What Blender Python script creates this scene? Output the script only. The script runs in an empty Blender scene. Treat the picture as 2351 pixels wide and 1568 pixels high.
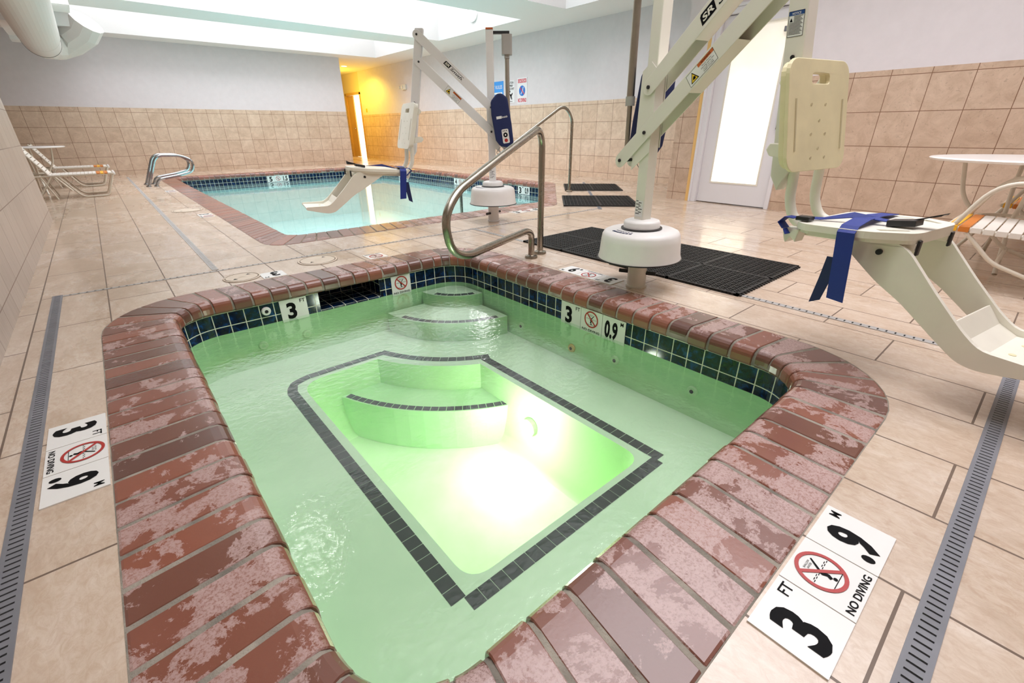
import bpy, bmesh, math, random
from mathutils import Vector, Matrix, geometry
random.seed(7)
C = bpy.context.scene.collection
PI = math.pi
def R(d): return math.radians(d)
def V(*a): return Vector(a)

# ------------------------------------------------------------------ node helpers
class NT:
    def __init__(s, name, rough=0.5, metallic=0.0, col=(.8,.8,.8), spec=0.5):
        m = bpy.data.materials.new(name); m.use_nodes = True; s.m = m
        s.t = m.node_tree; s.n = s.t.nodes; s.l = s.t.links
        s.b = s.n['Principled BSDF']; s.out = s.n['Material Output']
        s.b.inputs['Base Color'].default_value = (*col, 1)
        s.b.inputs['Roughness'].default_value = rough
        s.b.inputs['Metallic'].default_value = metallic
        s.b.inputs['Specular IOR Level'].default_value = spec
    def node(s, t, **kw):
        n = s.n.new(t)
        for k, v in kw.items():
            if hasattr(n, k): setattr(n, k, v)
        return n
    def link(s, a, b): s.l.new(a, b)
    def pos(s): return s.node('ShaderNodeNewGeometry').outputs['Position']
    def noise(s, scale, detail=4, rough=.55, vec=None, dist=0.0):
        n = s.node('ShaderNodeTexNoise'); n.inputs['Scale'].default_value = scale
        n.inputs['Detail'].default_value = detail; n.inputs['Roughness'].default_value = rough
        n.inputs['Distortion'].default_value = dist
        s.link(vec if vec is not None else s.pos(), n.inputs['Vector']); return n.outputs['Fac']
    def ramp(s, fac, stops):
        r = s.node('ShaderNodeValToRGB'); e = r.color_ramp.elements
        while len(e) < len(stops): e.new(0.5)
        for i, (p, c) in enumerate(stops):
            e[i].position = p; e[i].color = (*c, 1) if len(c) == 3 else c
        s.link(fac, r.inputs['Fac']); return r.outputs['Color']
    def mix(s, fac, a, b, mode='MIX'):
        m = s.node('ShaderNodeMix'); m.data_type = 'RGBA'; m.blend_type = mode
        for k, v in ((0, fac), (6, a), (7, b)):
            if hasattr(v, 'links') or hasattr(v, 'is_linked'): s.link(v, m.inputs[k])
            else: m.inputs[k].default_value = v if k == 0 else (*v, 1)
        return m.outputs[2]
    def math(s, op, a, b=0.0):
        m = s.node('ShaderNodeMath'); m.operation = op
        for k, v in ((0, a), (1, b)):
            if hasattr(v, 'is_linked'): s.link(v, m.inputs[k])
            else: m.inputs[k].default_value = v
        return m.outputs[0]
    def bump(s, h, strength=.3, dist=.01):
        b = s.node('ShaderNodeBump'); b.inputs['Strength'].default_value = strength
        b.inputs['Distance'].default_value = dist; s.link(h, b.inputs['Height'])
        s.link(b.outputs['Normal'], s.b.inputs['Normal'])
    def color(s, c): s.link(c, s.b.inputs['Base Color'])
    def rough(s, c): s.link(c, s.b.inputs['Roughness'])
    def axes(s, u, v, src=None):
        sp = s.node('ShaderNodeSeparateXYZ'); s.link(src if src is not None else s.pos(), sp.inputs[0])
        cb = s.node('ShaderNodeCombineXYZ')
        s.link(sp.outputs[u], cb.inputs[0]); s.link(sp.outputs[v], cb.inputs[1]); return cb.outputs[0]
    def scalev(s, vec, sx, sy, sz=1, ox=0, oy=0):
        m = s.node('ShaderNodeMapping'); m.inputs['Scale'].default_value = (sx, sy, sz)
        m.inputs['Location'].default_value = (ox, oy, 0); s.link(vec, m.inputs['Vector']); return m.outputs[0]
    def brick(s, vec, w, h, mortar, offset=0.0, freq=2, c1=(1,1,1), c2=(0,0,0)):
        b = s.node('ShaderNodeTexBrick'); b.offset = offset; b.offset_frequency = freq; b.squash = 1
        b.inputs['Scale'].default_value = 1; b.inputs['Brick Width'].default_value = w
        b.inputs['Row Height'].default_value = h; b.inputs['Mortar Size'].default_value = mortar
        b.inputs['Mortar Smooth'].default_value = .1
        b.inputs['Color1'].default_value = (*c1, 1); b.inputs['Color2'].default_value = (*c2, 1)
        s.link(vec, b.inputs['Vector']); return b.outputs['Color'], b.outputs['Fac']

def plain(name, col, rough=.5, metallic=0, spec=.5, var=.0, bump=0, bscale=60):
    a = NT(name, rough, metallic, col, spec)
    if var:
        f = a.noise(9, 3)
        a.color(a.ramp(f, [(.3, tuple(x*(1-var) for x in col)), (.7, tuple(min(1, x*(1+var*.5)) for x in col))]))
    if bump: a.bump(a.noise(bscale, 3), bump, .004)
    return a.m
def emit(name, col, strength):
    a = NT(name); a.b.inputs['Emission Color'].default_value = (*col, 1)
    a.b.inputs['Emission Strength'].default_value = strength; a.b.inputs['Base Color'].default_value = (*col, 1)
    return a.m

def deck_mat():
    a = NT('deck_tile', .35, spec=.7)
    a.b.inputs['Coat Weight'].default_value = .35; a.b.inputs['Coat Roughness'].default_value = .16
    v = a.axes(1, 0); v = a.scalev(v, 1, 1, 1, .05, .177)
    cb, mort = a.brick(v, .648, .3135, .0035, .46, 2, (1,1,1), (0,0,0))
    st = a.noise(4.5, 8, .68, a.scalev(a.pos(), 2.2, 1.0, 1), .5)
    fine = a.noise(30, 6, .75, a.scalev(a.pos(), 1.6, .9, 1), 1.0)
    base = a.ramp(st, [(.3, (.52,.40,.30)), (.5, (.63,.51,.405)), (.72, (.72,.62,.53))])
    base = a.mix(a.math('MULTIPLY', a.ramp(fine, [(.42, (0,)*3), (.62, (1,)*3)]), .42), base, (.44,.29,.19))
    base = a.mix(.12, base, cb, 'SOFT_LIGHT')
    damp = a.ramp(a.noise(1.25, 6, .62, a.scalev(a.pos(), 1.2, .7, 1), .5), [(.50, (0,)*3), (.53, (1,)*3)])
    sp = a.node('ShaderNodeSeparateXYZ'); a.link(a.pos(), sp.inputs[0]); far = a.ramp(a.math('MULTIPLY', sp.outputs[1], .1), [(.30, (0,)*3), (.40, (1,)*3)])
    base = a.mix(a.math('MULTIPLY', a.math('MULTIPLY', damp, far), .42), base, (.40,.29,.19))
    col = a.mix(mort, base, (.15,.10,.07)); a.color(col)
    wet = a.noise(1.1, 4, .6, a.scalev(a.pos(), 1.6, .8, 1), .4)
    r = a.ramp(wet, [(.40, (.12,)*3), (.50, (.28,)*3), (.75, (.38,)*3)])
    a.rough(a.mix(mort, r, (.8,.8,.8)))
    h = a.math('SUBTRACT', a.math('MULTIPLY', st, .25), a.math('MULTIPLY', mort, 1.0)); a.bump(h, .35, .004)
    return a.m
def walltile(name, ax, off=(0,0), pitch=.3125, lo=(.50,.36,.26), hi=(.66,.50,.38), grain=False, w=None):
    a = NT(name, .32)
    v = a.axes(ax, 2); v = a.scalev(v, 1, 1, 1, off[0], off[1])
    cb, mort = a.brick(v, w or pitch, pitch+.006, .0032, 0)
    if grain: st = a.noise(6, 5, .6, a.scalev(a.pos(), 9, 9, 1.0), .3)
    else: st = a.noise(7, 6, .66, None, .8)
    sp = a.noise(30, 4, .75, None, 1.5)
    base = a.ramp(st, [(.32, lo), (.68, hi)])
    dark = a.ramp(sp, [(.33, (1,1,1)), (.42, (0,0,0))])
    base = a.mix(a.math('MULTIPLY', dark, .0 if grain else .5), base, tuple(x*.55 for x in lo))
    base = a.mix(.14, base, cb, 'SOFT_LIGHT')
    a.color(a.mix(mort, base, (.22,.12,.07) if not grain else (.30,.23,.19)))
    a.rough(a.mix(mort, (.32,)*3, (.8,)*3)); a.bump(a.math('SUBTRACT', a.math('MULTIPLY', st, .15), mort), .3, .003)
    return a.m
def brick_mat(name='coping_brick', eff=.5, tint=(1,1,1)):
    a = NT(name, .38)
    g = a.node('ShaderNodeNewGeometry'); rnd = g.outputs['Random Per Island']
    t = lambda c: tuple(x*y for x, y in zip(c, tint))
    base = a.ramp(rnd, [(0, t((.105,.050,.040))), (.3, t((.20,.078,.052))), (.6, t((.29,.098,.060))), (1, t((.145,.066,.054)))])
    base = a.mix(a.math('MULTIPLY', a.noise(14, 4), .4), base, t((.17,.06,.042)))
    big = a.noise(7.5, 12, .70, None, .35)
    spx = a.node('ShaderNodeSeparateXYZ'); a.link(a.pos(), spx.inputs[0])
    fall = a.math('MULTIPLY', a.math('MAXIMUM', a.math('SUBTRACT', a.math('SUBTRACT', spx.outputs[1], spx.outputs[0]), .9), 0.0), -.045)
    big = a.math('ADD', big, fall)
    thr = a.math('ADD', big, a.math('MULTIPLY', a.math('SUBTRACT', rnd, .5), .13))
    m = a.ramp(thr, [(eff, (0,0,0)), (eff+.012, (.80,)*3), (eff+.16, (1,)*3)])
    fine = a.ramp(a.noise(150, 5, .8), [(.40, (.25,)*3), (.52, (1,)*3)])
    sp = a.node('ShaderNodeSeparateXYZ'); a.link(a.pos(), sp.inputs[0])
    top = a.ramp(a.math('ADD', a.math('MULTIPLY', sp.outputs[2], 20), .5), [(.20, (0,)*3), (.48, (1,)*3)])
    fine = a.math('MULTIPLY', fine, top)
    a.b.inputs['Coat Weight'].default_value = .35; a.b.inputs['Coat Roughness'].default_value = .22
    mm = a.math('MULTIPLY', a.math('MULTIPLY', m, fine), .86)
    a.color(a.mix(mm, base, (.52,.37,.35)))
    a.rough(a.mix(mm, (.24,)*3, (.45,)*3)); a.bump(a.noise(90, 4), .12, .003)
    return a.m
def navy_mat():
    a = NT('navy_glazed_tile', .12, spec=.3)
    tc = a.node('ShaderNodeTexCoord').outputs['UV']
    cb, mort = a.brick(tc, .0872, .0872, .0028, 0)
    f = a.noise(26, 4, .6, None, .8)
    base = a.ramp(f, [(.38, (.0015,.004,.014)), (.55, (.002,.014,.050)), (.70, (.004,.045,.20))])
    a.color(a.mix(mort, base, (.72,.74,.62))); a.rough(a.mix(mort, (.10,)*3, (.7,)*3)); a.bump(mort, -.3, .002)
    return a.m
def plaster_mat(name, c1, c2, side=None):
    a = NT(name, .55)
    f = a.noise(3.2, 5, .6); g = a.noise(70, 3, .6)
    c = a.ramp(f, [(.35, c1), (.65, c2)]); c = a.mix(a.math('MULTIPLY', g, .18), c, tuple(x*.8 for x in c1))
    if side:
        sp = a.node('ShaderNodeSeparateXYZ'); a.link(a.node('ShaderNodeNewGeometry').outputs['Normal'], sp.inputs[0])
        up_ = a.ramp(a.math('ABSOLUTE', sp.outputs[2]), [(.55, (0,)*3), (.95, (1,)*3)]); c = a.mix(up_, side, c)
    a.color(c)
    return a.m
def water_mat(name, tint, rough=.02, bump=.05, bscale=9, refl=1.0, milk=.1, milkcol=(.6,.8,.6)):
    m = bpy.data.materials.new(name); m.use_nodes = True; t = m.node_tree; n = t.nodes; l = t.links
    n.clear(); out = n.new('ShaderNodeOutputMaterial'); mx = n.new('ShaderNodeMixShader')
    tr = n.new('ShaderNodeBsdfTransparent'); tr.inputs[0].default_value = (*tint, 1)
    gl = n.new('ShaderNodeBsdfGlossy'); gl.inputs['Roughness'].default_value = rough
    fr = n.new('ShaderNodeFresnel'); fr.inputs['IOR'].default_value = 1.36
    mu = n.new('ShaderNodeMath'); mu.operation = 'MULTIPLY'; mu.inputs[1].default_value = refl
    no = n.new('ShaderNodeTexNoise'); no.inputs['Scale'].default_value = bscale; no.inputs['Detail'].default_value = 4
    ge = n.new('ShaderNodeNewGeometry'); l.new(ge.outputs['Position'], no.inputs['Vector'])
    bu = n.new('ShaderNodeBump'); bu.inputs['Strength'].default_value = bump; bu.inputs['Distance'].default_value = .02
    l.new(no.outputs['Fac'], bu.inputs['Height']); l.new(bu.outputs['Normal'], gl.inputs['Normal']); l.new(bu.outputs['Normal'], fr.inputs['Normal'])
    l.new(fr.outputs[0], mu.inputs[0]); df = n.new('ShaderNodeBsdfDiffuse'); df.inputs[0].default_value = (*milkcol, 1); m0 = n.new('ShaderNodeMixShader'); m0.inputs[0].default_value = milk
    l.new(tr.outputs[0], m0.inputs[1]); l.new(df.outputs[0], m0.inputs[2])
    l.new(mu.outputs[0], mx.inputs[0]); l.new(m0.outputs[0], mx.inputs[1]); l.new(gl.outputs[0], mx.inputs[2])
    l.new(mx.outputs[0], out.inputs['Surface']); return m

def steel_mat(name, tone, rough):
    a = NT(name, rough, 1.0, tone); f = a.noise(14, 3, .6)
    a.color(a.ramp(f, [(.3, tuple(x*.88 for x in tone)), (.7, tone)]))
    a.rough(a.ramp(f, [(.3, (rough*1.15,)*3), (.7, (rough*.8,)*3)])); return a.m

M = dict(
 deck=deck_mat(),
 tile_x=walltile('wall_tile_facing_side', 1, (.10,-.1)), tile_y=walltile('wall_tile_facing_front', 0, (.275,-.1), .3025, (.56,.42,.31), (.72,.57,.44)),
 tile_far=walltile('wall_tile_long_side', 1, (.0,-.1), .31, (.60,.45,.33), (.78,.62,.48), False, .385),
 tile_left=walltile('plank_wall_tile', 1, (.0,-.12), .333, (.40,.33,.28), (.50,.425,.365), True, .33),
 paint=plain('grey_wall_paint', (.72,.68,.70), .7, var=.03), ceil=plain('white_ceiling_paint', (.88,.87,.86), .8),
 paint_far=plain('corridor_wall_paint', (.70,.62,.50), .7), well=plain('skylight_well_paint', (.60,.60,.59), .8),
 brick=brick_mat(), brick_pool=brick_mat('pool_coping_brick', .50, (1.15,1.2,1.3)),
 mortar=plain('coping_mortar', (.30,.27,.225), .9, var=.45, bump=.8, bscale=150),
 navy=navy_mat(), black_tile=plain('black_edge_tile', (.004,.010,.018), .5, spec=.2),
 plaster=plaster_mat('hot_tub_plaster', (.50,.80,.44), (.60,.86,.54)),
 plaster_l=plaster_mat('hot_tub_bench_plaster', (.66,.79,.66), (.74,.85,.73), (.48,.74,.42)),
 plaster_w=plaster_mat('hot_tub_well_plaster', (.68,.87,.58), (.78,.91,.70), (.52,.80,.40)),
 plaster_p=plaster_mat('pool_plaster', (.62,.88,.86), (.70,.92,.90)),
 steel=steel_mat('brushed_steel', (.38,.345,.29), .27), chrome=steel_mat('polished_steel', (.46,.47,.49), .12),
 grate=plain('grey_drain_plastic', (.20,.205,.23), .45, var=.12), grate_light=plain('light_grey_drain_plastic', (.42,.41,.40), .4, var=.1), dark=plain('dark_void', (.006,.006,.006), .8),
 powder=plain('cream_powder_coat', (.76,.73,.65), .35), powder_white=plain('white_powder_coat', (.80,.78,.78), .35), white_pl=plain('white_plastic', (.78,.76,.74), .35, var=.04),
 aged=plain('aged_cream_plastic', (.80,.72,.46), .4, var=.08), seatpl=plain('ivory_seat_plastic', (.82,.79,.69), .35, var=.04),
 blackpl=plain('black_plastic', (.012,.012,.014), .35), rubber=plain('black_rubber', (.010,.010,.010), .55),
 hole_shade=plain('black_hole_shade', (.004,.004,.004), .9),
 blue=plain('blue_webbing', (.003,.022,.22), .6, bump=.3, bscale=400), navyfab=plain('navy_cover_fabric', (.002,.010,.075), .65, bump=.2, bscale=200),
 marker=plain('white_ceramic_marker', (.80,.80,.78), .2), ink=plain('black_ink', (.004,.004,.005), .6, spec=.1), red=plain('red_ink', (.42,.025,.022), .35),
 frame=plain('beige_tube_frame', (.68,.62,.52), .3), strap=plain('white_vinyl_strap', (.78,.74,.68), .4),
 orange=plain('orange_vinyl_strap', (.62,.19,.025), .4), yellow=plain('yellow_vinyl_strap', (.85,.44,.02), .4),
 tabletop=plain('white_table_top', (.86,.85,.84), .2), doorw=plain('white_door_paint', (.74,.73,.76), .3),
 sign=plain('white_sign_board', (.82,.82,.84), .35), signred=plain('sign_red', (.65,.03,.06), .4), signblue=plain('sign_blue', (.02,.18,.62), .4),
 signazure=plain('sign_azure', (.05,.33,.85), .4), stickery=plain('yellow_sticker', (.80,.55,.02), .4), stickero=plain('orange_sticker', (.55,.12,.02), .4), noticeb=plain('notice_blue', (.01,.06,.22), .4),
 lid=plain('beige_lid_plastic', (.62,.52,.41), .4, var=.06), duct=plain('white_duct_paint', (.72,.69,.66), .5),
 duct_seam=plain('dark_duct_seam', (.12,.11,.10), .6), wood=plain('wood_door', (.60,.38,.14), .4), seam=plain('dark_lid_seam', (.14,.10,.07), .8), amber=plain('yellow_pillar_edge', (.80,.50,.18), .4),
 fit=plain('white_pool_fitting', (.60,.80,.52), .35), sky=emit('skylight_glow', (.985,.960,1.0), 5.8),
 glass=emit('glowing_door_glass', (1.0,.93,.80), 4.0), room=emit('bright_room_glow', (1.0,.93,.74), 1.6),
 ulight=emit('underwater_lamp_glow', (1.0,1.0,.85), 30.0), spotdisc=emit('bright_downlight_glow', (1.0,.98,1.0), 45.0), can=emit('downlight_glow', (1.0,.9,.6), 12.0),
 remote=plain('white_remote', (.75,.72,.68), .4), motor=plain('grey_motor_housing', (.40,.38,.36), .5), shaft=steel_mat('actuator_tube', (.42,.38,.32), .38),
 spa_water=water_mat('hot_tub_water', (.86,.97,.84), .085, .12, 30, 2.1, .045, (.80,.92,.82)),
 pool_water=water_mat('swimming_pool_water', (.80,.97,.97), .012, .03, 3, 1.1, .24, (.50,.82,.80)),
)

# ------------------------------------------------------------------ mesh helpers
def obj(name, bm, mat, parent=None, smooth=False, bevel=0, bseg=2):
    bmesh.ops.recalc_face_normals(bm, faces=bm.faces)
    me = bpy.data.meshes.new(name); bm.to_mesh(me); bm.free()
    me.materials.append(mat)
    o = bpy.data.objects.new(name, me); C.objects.link(o)
    if parent is not None: o.parent = parent
    if smooth:
        for p in me.polygons: p.use_smooth = True
        try: me.set_sharp_from_angle(angle=R(40))
        except Exception: pass
    if bevel:
        b = o.modifiers.new('bevel', 'BEVEL'); b.width = bevel; b.segments = bseg; b.limit_method = 'ANGLE'; b.angle_limit = R(35)
    return o
def BM(): return bmesh.new()
def box(bm, x0, x1, y0, y1, z0, z1, mat=None):
    vs = [bm.verts.new((x, y, z)) for x in (x0, x1) for y in (y0, y1) for z in (z0, z1)]
    if mat is not None:
        for v in vs: v.co = mat @ v.co
    for f in ((0,1,3,2),(4,6,7,5),(0,4,5,1),(2,3,7,6),(0,2,6,4),(1,5,7,3)): bm.faces.new([vs[i] for i in f])
    return bm
def cyl(bm, p0, p1, r0, r1=None, n=24, cap=True):
    p0 = Vector(p0); p1 = Vector(p1); r1 = r0 if r1 is None else r1
    d = (p1-p0).normalized(); a = d.orthogonal().normalized(); b = d.cross(a)
    r = []
    for p, rr in ((p0, r0), (p1, r1)):
        r.append([bm.verts.new(p + rr*(math.cos(2*PI*i/n)*a + math.sin(2*PI*i/n)*b)) for i in range(n)])
    for i in range(n): bm.faces.new([r[0][i], r[0][(i+1) % n], r[1][(i+1) % n], r[1][i]])
    if cap: bm.faces.new(r[0][::-1]); bm.faces.new(r[1])
    return bm
def lathe(bm, c, prof, n=48):
    c = Vector(c); rings = []
    for rr, z in prof:
        rings.append([bm.verts.new(c + V(rr*math.cos(2*PI*i/n), rr*math.sin(2*PI*i/n), z)) for i in range(n)] if rr > 1e-6 else [bm.verts.new(c+V(0,0,z))])
    for a, b in zip(rings, rings[1:]):
        for i in range(n):
            j = (i+1) % n
            f = [a[i % len(a)], a[j % len(a)], b[j % len(b)], b[i % len(b)]]
            f = list(dict.fromkeys(f))
            if len(f) > 2: bm.faces.new(f)
    return bm
def catmull(pts, k=6, closed=False):
    P = [Vector(p) for p in pts]; o = []
    n = len(P)
    for i in range(n-1 if not closed else n):
        g = lambda j: P[j % n] if closed else P[max(0, min(n-1, j))]
        p0, p1, p2, p3 = g(i-1), g(i), g(i+1), g(i+2)
        for s in range(k):
            t = s/k
            o.append(.5*((2*p1)+(-p0+p2)*t+(2*p0-5*p1+4*p2-p3)*t*t+(-p0+3*p1-3*p2+p3)*t**3))
    if not closed: o.append(P[-1])
    return o
def fillet(pts, r, k=6):
    P = [Vector(p) for p in pts]; o = [P[0]]
    rs = r if isinstance(r, (list, tuple)) else [r]*len(P)
    for i in range(1, len(P)-1):
        a, b, c = P[i-1], P[i], P[i+1]; u = (a-b); w = (c-b)
        rr = min(rs[i], u.length*.49, w.length*.49); p = b+u.normalized()*rr; q = b+w.normalized()*rr
        for s in range(k+1):
            t = s/k; o.append((1-t)**2*p+2*t*(1-t)*b+t*t*q)
    o.append(P[-1]); return o
def tube(bm, pts, r, n=12, closed=False, cap=True):
    P = [Vector(p) for p in pts]; m = len(P); rings = []
    T = []
    for i in range(m):
        a = P[(i-1) % m] if (closed or i > 0) else P[i]; b = P[(i+1) % m] if (closed or i < m-1) else P[i]
        T.append((b-a).normalized())
    nrm = T[0].orthogonal().normalized()
    for i in range(m):
        nrm = (nrm - T[i]*nrm.dot(T[i])); nrm = nrm.normalized() if nrm.length > 1e-6 else T[i].orthogonal().normalized()
        bi = T[i].cross(nrm)
        rings.append([bm.verts.new(P[i]+r*(math.cos(2*PI*j/n)*nrm+math.sin(2*PI*j/n)*bi)) for j in range(n)])
    for i in range(m if closed else m-1):
        a, b = rings[i], rings[(i+1) % m]
        for j in range(n): bm.faces.new([a[j], a[(j+1) % n], b[(j+1) % n], b[j]])
    if cap and not closed: bm.faces.new(rings[0][::-1]); bm.faces.new(rings[-1])
    return bm
def rrect(x0, x1, y0, y1, r, k=8):
    rs = r if isinstance(r, (list, tuple)) else (r,)*4   # corners: x1y1, x0y1, x0y0, x1y0
    o = []
    for (cx, cy, a0), rr in zip(((x1,y1,0),(x0,y1,90),(x0,y0,180),(x1,y0,270)), rs):
        ccx = cx + (-rr if cx == x1 else rr); ccy = cy + (-rr if cy == y1 else rr)
        for i in range(k+1):
            a = R(a0+90*i/k); o.append((ccx+rr*math.cos(a), ccy+rr*math.sin(a)))
    return o
def flat(bm, loops, f):
    """tessellate 2d polygon with holes, f maps (u,v)->3d"""
    L = [[Vector((u, v, 0)) for u, v in lp] for lp in loops]
    tris = geometry.tessellate_polygon(L)
    allp = [p for lp in L for p in lp]; vs = [bm.verts.new(f(p.x, p.y)) for p in allp]
    for t in tris:
        try: bm.faces.new([vs[i] for i in t])
        except ValueError: pass
    return vs
def prism(bm, loops, f0, f1):
    """solid between two maps of a polygon with holes"""
    a = flat(bm, loops, f0); b = flat(bm, loops, f1); k = 0
    for lp in loops:
        n = len(lp)
        for i in range(n):
            j = (i+1) % n
            bm.faces.new([a[k+i], a[k+j], b[k+j], b[k+i]])
        k += n
    return bm
def zprism(bm, loops, z0, z1, mat=None):
    m = mat or Matrix.Identity(4)
    return prism(bm, loops, lambda u, v: m @ V(u, v, z0), lambda u, v: m @ V(u, v, z1))
def yprism(bm, loops, y0, y1):
    return prism(bm, loops, lambda u, v: V(u, y0, v), lambda u, v: V(u, y1, v))
def frame(o, r, u):
    """matrix with x=right, y=up, z=normal"""
    r = Vector(r).normalized(); u = Vector(u).normalized(); n = r.cross(u)
    m = Matrix((r, u, n)).transposed().to_4x4(); m.translation = Vector(o); return m
def empty(name, loc=(0,0,0), rotz=0, label=None, cat=None, group=None):
    o = bpy.data.objects.new(name, None); C.objects.link(o); o.location = loc; o.rotation_euler = (0,0,rotz); o.empty_display_size = .1
    if label: o['label'] = label; o['category'] = cat
    if group: o['group'] = group
    return o
def tag(o, label, cat, group=None, kind=None):
    o['label'] = label; o['category'] = cat
    if group: o['group'] = group
    if kind: o['kind'] = kind
    return o
def struct(name, bm, mat, **k):
    o = obj(name, bm, mat, **k); o['kind'] = 'structure'; return o
def text(name, s, fr, w, h, mat, parent=None, bold=0.0, shear=0.0, lift=.0004, ext=0.0):
    """text fitted into w x h, centred on frame fr"""
    cu = bpy.data.curves.new(name, 'FONT'); cu.body = s; cu.size = 1; cu.offset = bold; cu.shear = shear; cu.resolution_u = 3
    cu.align_x = 'CENTER'
    o = bpy.data.objects.new(name, cu); C.objects.link(o)
    dg = bpy.context.evaluated_depsgraph_get(); me = bpy.data.meshes.new_from_object(o.evaluated_get(dg))
    bpy.data.objects.remove(o); bpy.data.curves.remove(cu)
    xs = [v.co.x for v in me.vertices]; ys = [v.co.y for v in me.vertices]
    if not xs: return None
    cx, cy = (min(xs)+max(xs))/2, (min(ys)+max(ys))/2; sx = w/max(1e-6, max(xs)-min(xs)); sy = h/max(1e-6, max(ys)-min(ys))
    for v in me.vertices: v.co = fr @ V((v.co.x-cx)*sx, (v.co.y-cy)*sy, lift)
    me.name = name; me.materials.clear(); me.materials.append(mat)
    t = bpy.data.objects.new(name, me); C.objects.link(t)
    if parent is not None: t.parent = parent
    return t
def poly(name, pts, fr, mat, parent=None, lift=.0003, holes=()):
    bm = BM(); flat(bm, [pts, *holes], lambda u, v: fr @ V(u, v, lift)); return obj(name, bm, mat, parent)
def circ(r, n=32, cx=0, cy=0): return [(cx+r*math.cos(2*PI*i/n), cy+r*math.sin(2*PI*i/n)) for i in range(n)]
def rc(x0, x1, y0, y1): return [(x0,y0),(x1,y0),(x1,y1),(x0,y1)]

# ------------------------------------------------------------------ camera
F, YAW, PITCH, ROLL, H = 1037.15, 0.70589, 0.438716, -0.0073278, 0.92
cy_, sy_ = math.cos(YAW), math.sin(YAW)
fwd = V(sy_*math.cos(PITCH), cy_*math.cos(PITCH), -math.sin(PITCH)); rt = V(cy_, -sy_, 0); up = rt.cross(fwd)
r2 = math.cos(ROLL)*rt+math.sin(ROLL)*up; u2 = -math.sin(ROLL)*rt+math.cos(ROLL)*up
cam = bpy.data.cameras.new('camera'); co = bpy.data.objects.new('camera', cam); C.objects.link(co)
mw = Matrix((r2, u2, -fwd)).transposed().to_4x4(); mw.translation = (0, 0, H); co.matrix_world = mw
cam.sensor_width = 36; cam.lens = F/2351*36; cam.clip_start = .02; bpy.context.scene.camera = co

# ------------------------------------------------------------------ layout numbers
ZC = 2.80; YB = 14.6; XR = 7.85; XD = 6.16; XL = -.567; YL = 7.5; XLL = -3.0; YF = -2.6
TT = 1.43
# pool / spa outlines
SO = rrect(-.225, 2.30, .15, 3.37, .47, 10); SI = rrect(.095, 2.04, .46, 3.10, .20, 10)
SW = rrect(.072, 2.06, .44, 3.12, .22, 10)
def chamfer_outline(x0, x1, y0, y1, cxs, r):   # front right corner cut: cxs = x where cut starts on the front edge
    c45 = [(cxs, y0), (x1, y0+(x1-cxs))]
    pts = [V(x0+r, y0, 0), V(*c45[0], 0), V(*c45[1], 0), V(x1, y1, 0), V(x0, y1, 0), V(x0, y0, 0), V(x0+r, y0, 0)]
    f = fillet(pts, [0, .12, .12, .25, .25, r, 0], 5)
    return [(p.x, p.y) for p in f[:-1]]
PO = chamfer_outline(.93, 6.46, 4.35, 13.25, 4.52, .55); PI_ = chamfer_outline(1.23, 6.17, 4.75, 12.95, 4.60, .34)
PW = chamfer_outline(1.21, 6.19, 4.73, 12.97, 4.61, .36)

# ------------------------------------------------------------------ floor
bm = BM()
flat(bm, [[(-3.2,YF-.2),(9.6,YF-.2),(9.6,20.4),(-3.2,20.4)], SO, PO], lambda u, v: V(u, v, 0))
struct('floor', bm, M['deck'])

# ------------------------------------------------------------------ walls
def wall(name, p0, p1, z0, z1, mat, th=.12, side=1):
    p0 = V(*p0, 0); p1 = V(*p1, 0); d = (p1-p0).normalized(); n = V(-d.y, d.x, 0)*th*side
    bm = BM(); q = [(p0.x,p0.y),(p1.x,p1.y),((p1+n).x,(p1+n).y),((p0+n).x,(p0+n).y)]
    zprism(bm, [q], z0, z1); return struct(name, bm, mat)
def wall2(name, p0, p1, tile, paint, side=1, zt=TT, zc=ZC, off=.0):
    w = wall(name, p0, p1, 0, zt, tile, side=side)
    u = wall(name+'_upper', p0, p1, zt, zc, paint, side=side); return w
wall2('wall_back', (XLL-.1, YB), (6.05, YB), M['tile_y'], M['paint'], 1)
wall2('wall_back_return', (6.05, YB+.125), (6.05, 20), M['tile_x'], M['paint_far'], 1)
wall2('wall_right', (XR, 3.74), (XR, 17.5), M['tile_far'], M['paint'], -1)
wall2('wall_right_corridor', (XR, 18.75), (XR, 20.1), M['tile_far'], M['paint_far'], -1)
wall('wall_right_lintel', (XR, 17.5), (XR, 18.75), 2.13, ZC, M['paint_far'], side=-1)
wall2('wall_corridor_end', (6.05, 20), (XR+.2, 20), M['tile_y'], M['paint_far'], 1)
wall2('wall_right_near', (XD, YF), (XD, 2.32), M['tile_x'], M['paint'], -1, 1.425)
wall2('wall_pillar', (XD, 3.38), (XD, 3.74), M['tile_x'], M['paint'], -1, 1.46)
wall2('wall_pillar_return', (XD+.125, 3.735), (XR+.2, 3.735), M['tile_y'], M['paint'], -1, 1.46)
wall('wall_door_lintel', (XD, 2.32), (XD, 3.38), 2.17, ZC, M['paint'], side=-1)
wall('wall_left', (XL, YF), (XL, YL), 0, ZC, M['tile_left'], .14, 1)
wall2('wall_left_far', (XLL, YL-.5), (XLL, YB), M['tile_x'], M['paint'], 1)
wall2('wall_left_step', (XLL, YL-.5), (XL-.14, YL-.5), M['tile_y'], M['paint'], -1)
wall2('wall_front', (XL, YF), (XD, YF), M['tile_y'], M['paint'], -1)
# yellow pillar edge strip + tile cap
bm = BM(); box(bm, XD-.012, XD+.02, 3.385, 3.44, 0, 2.2); struct('trim_1', bm, M['amber'])
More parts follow.
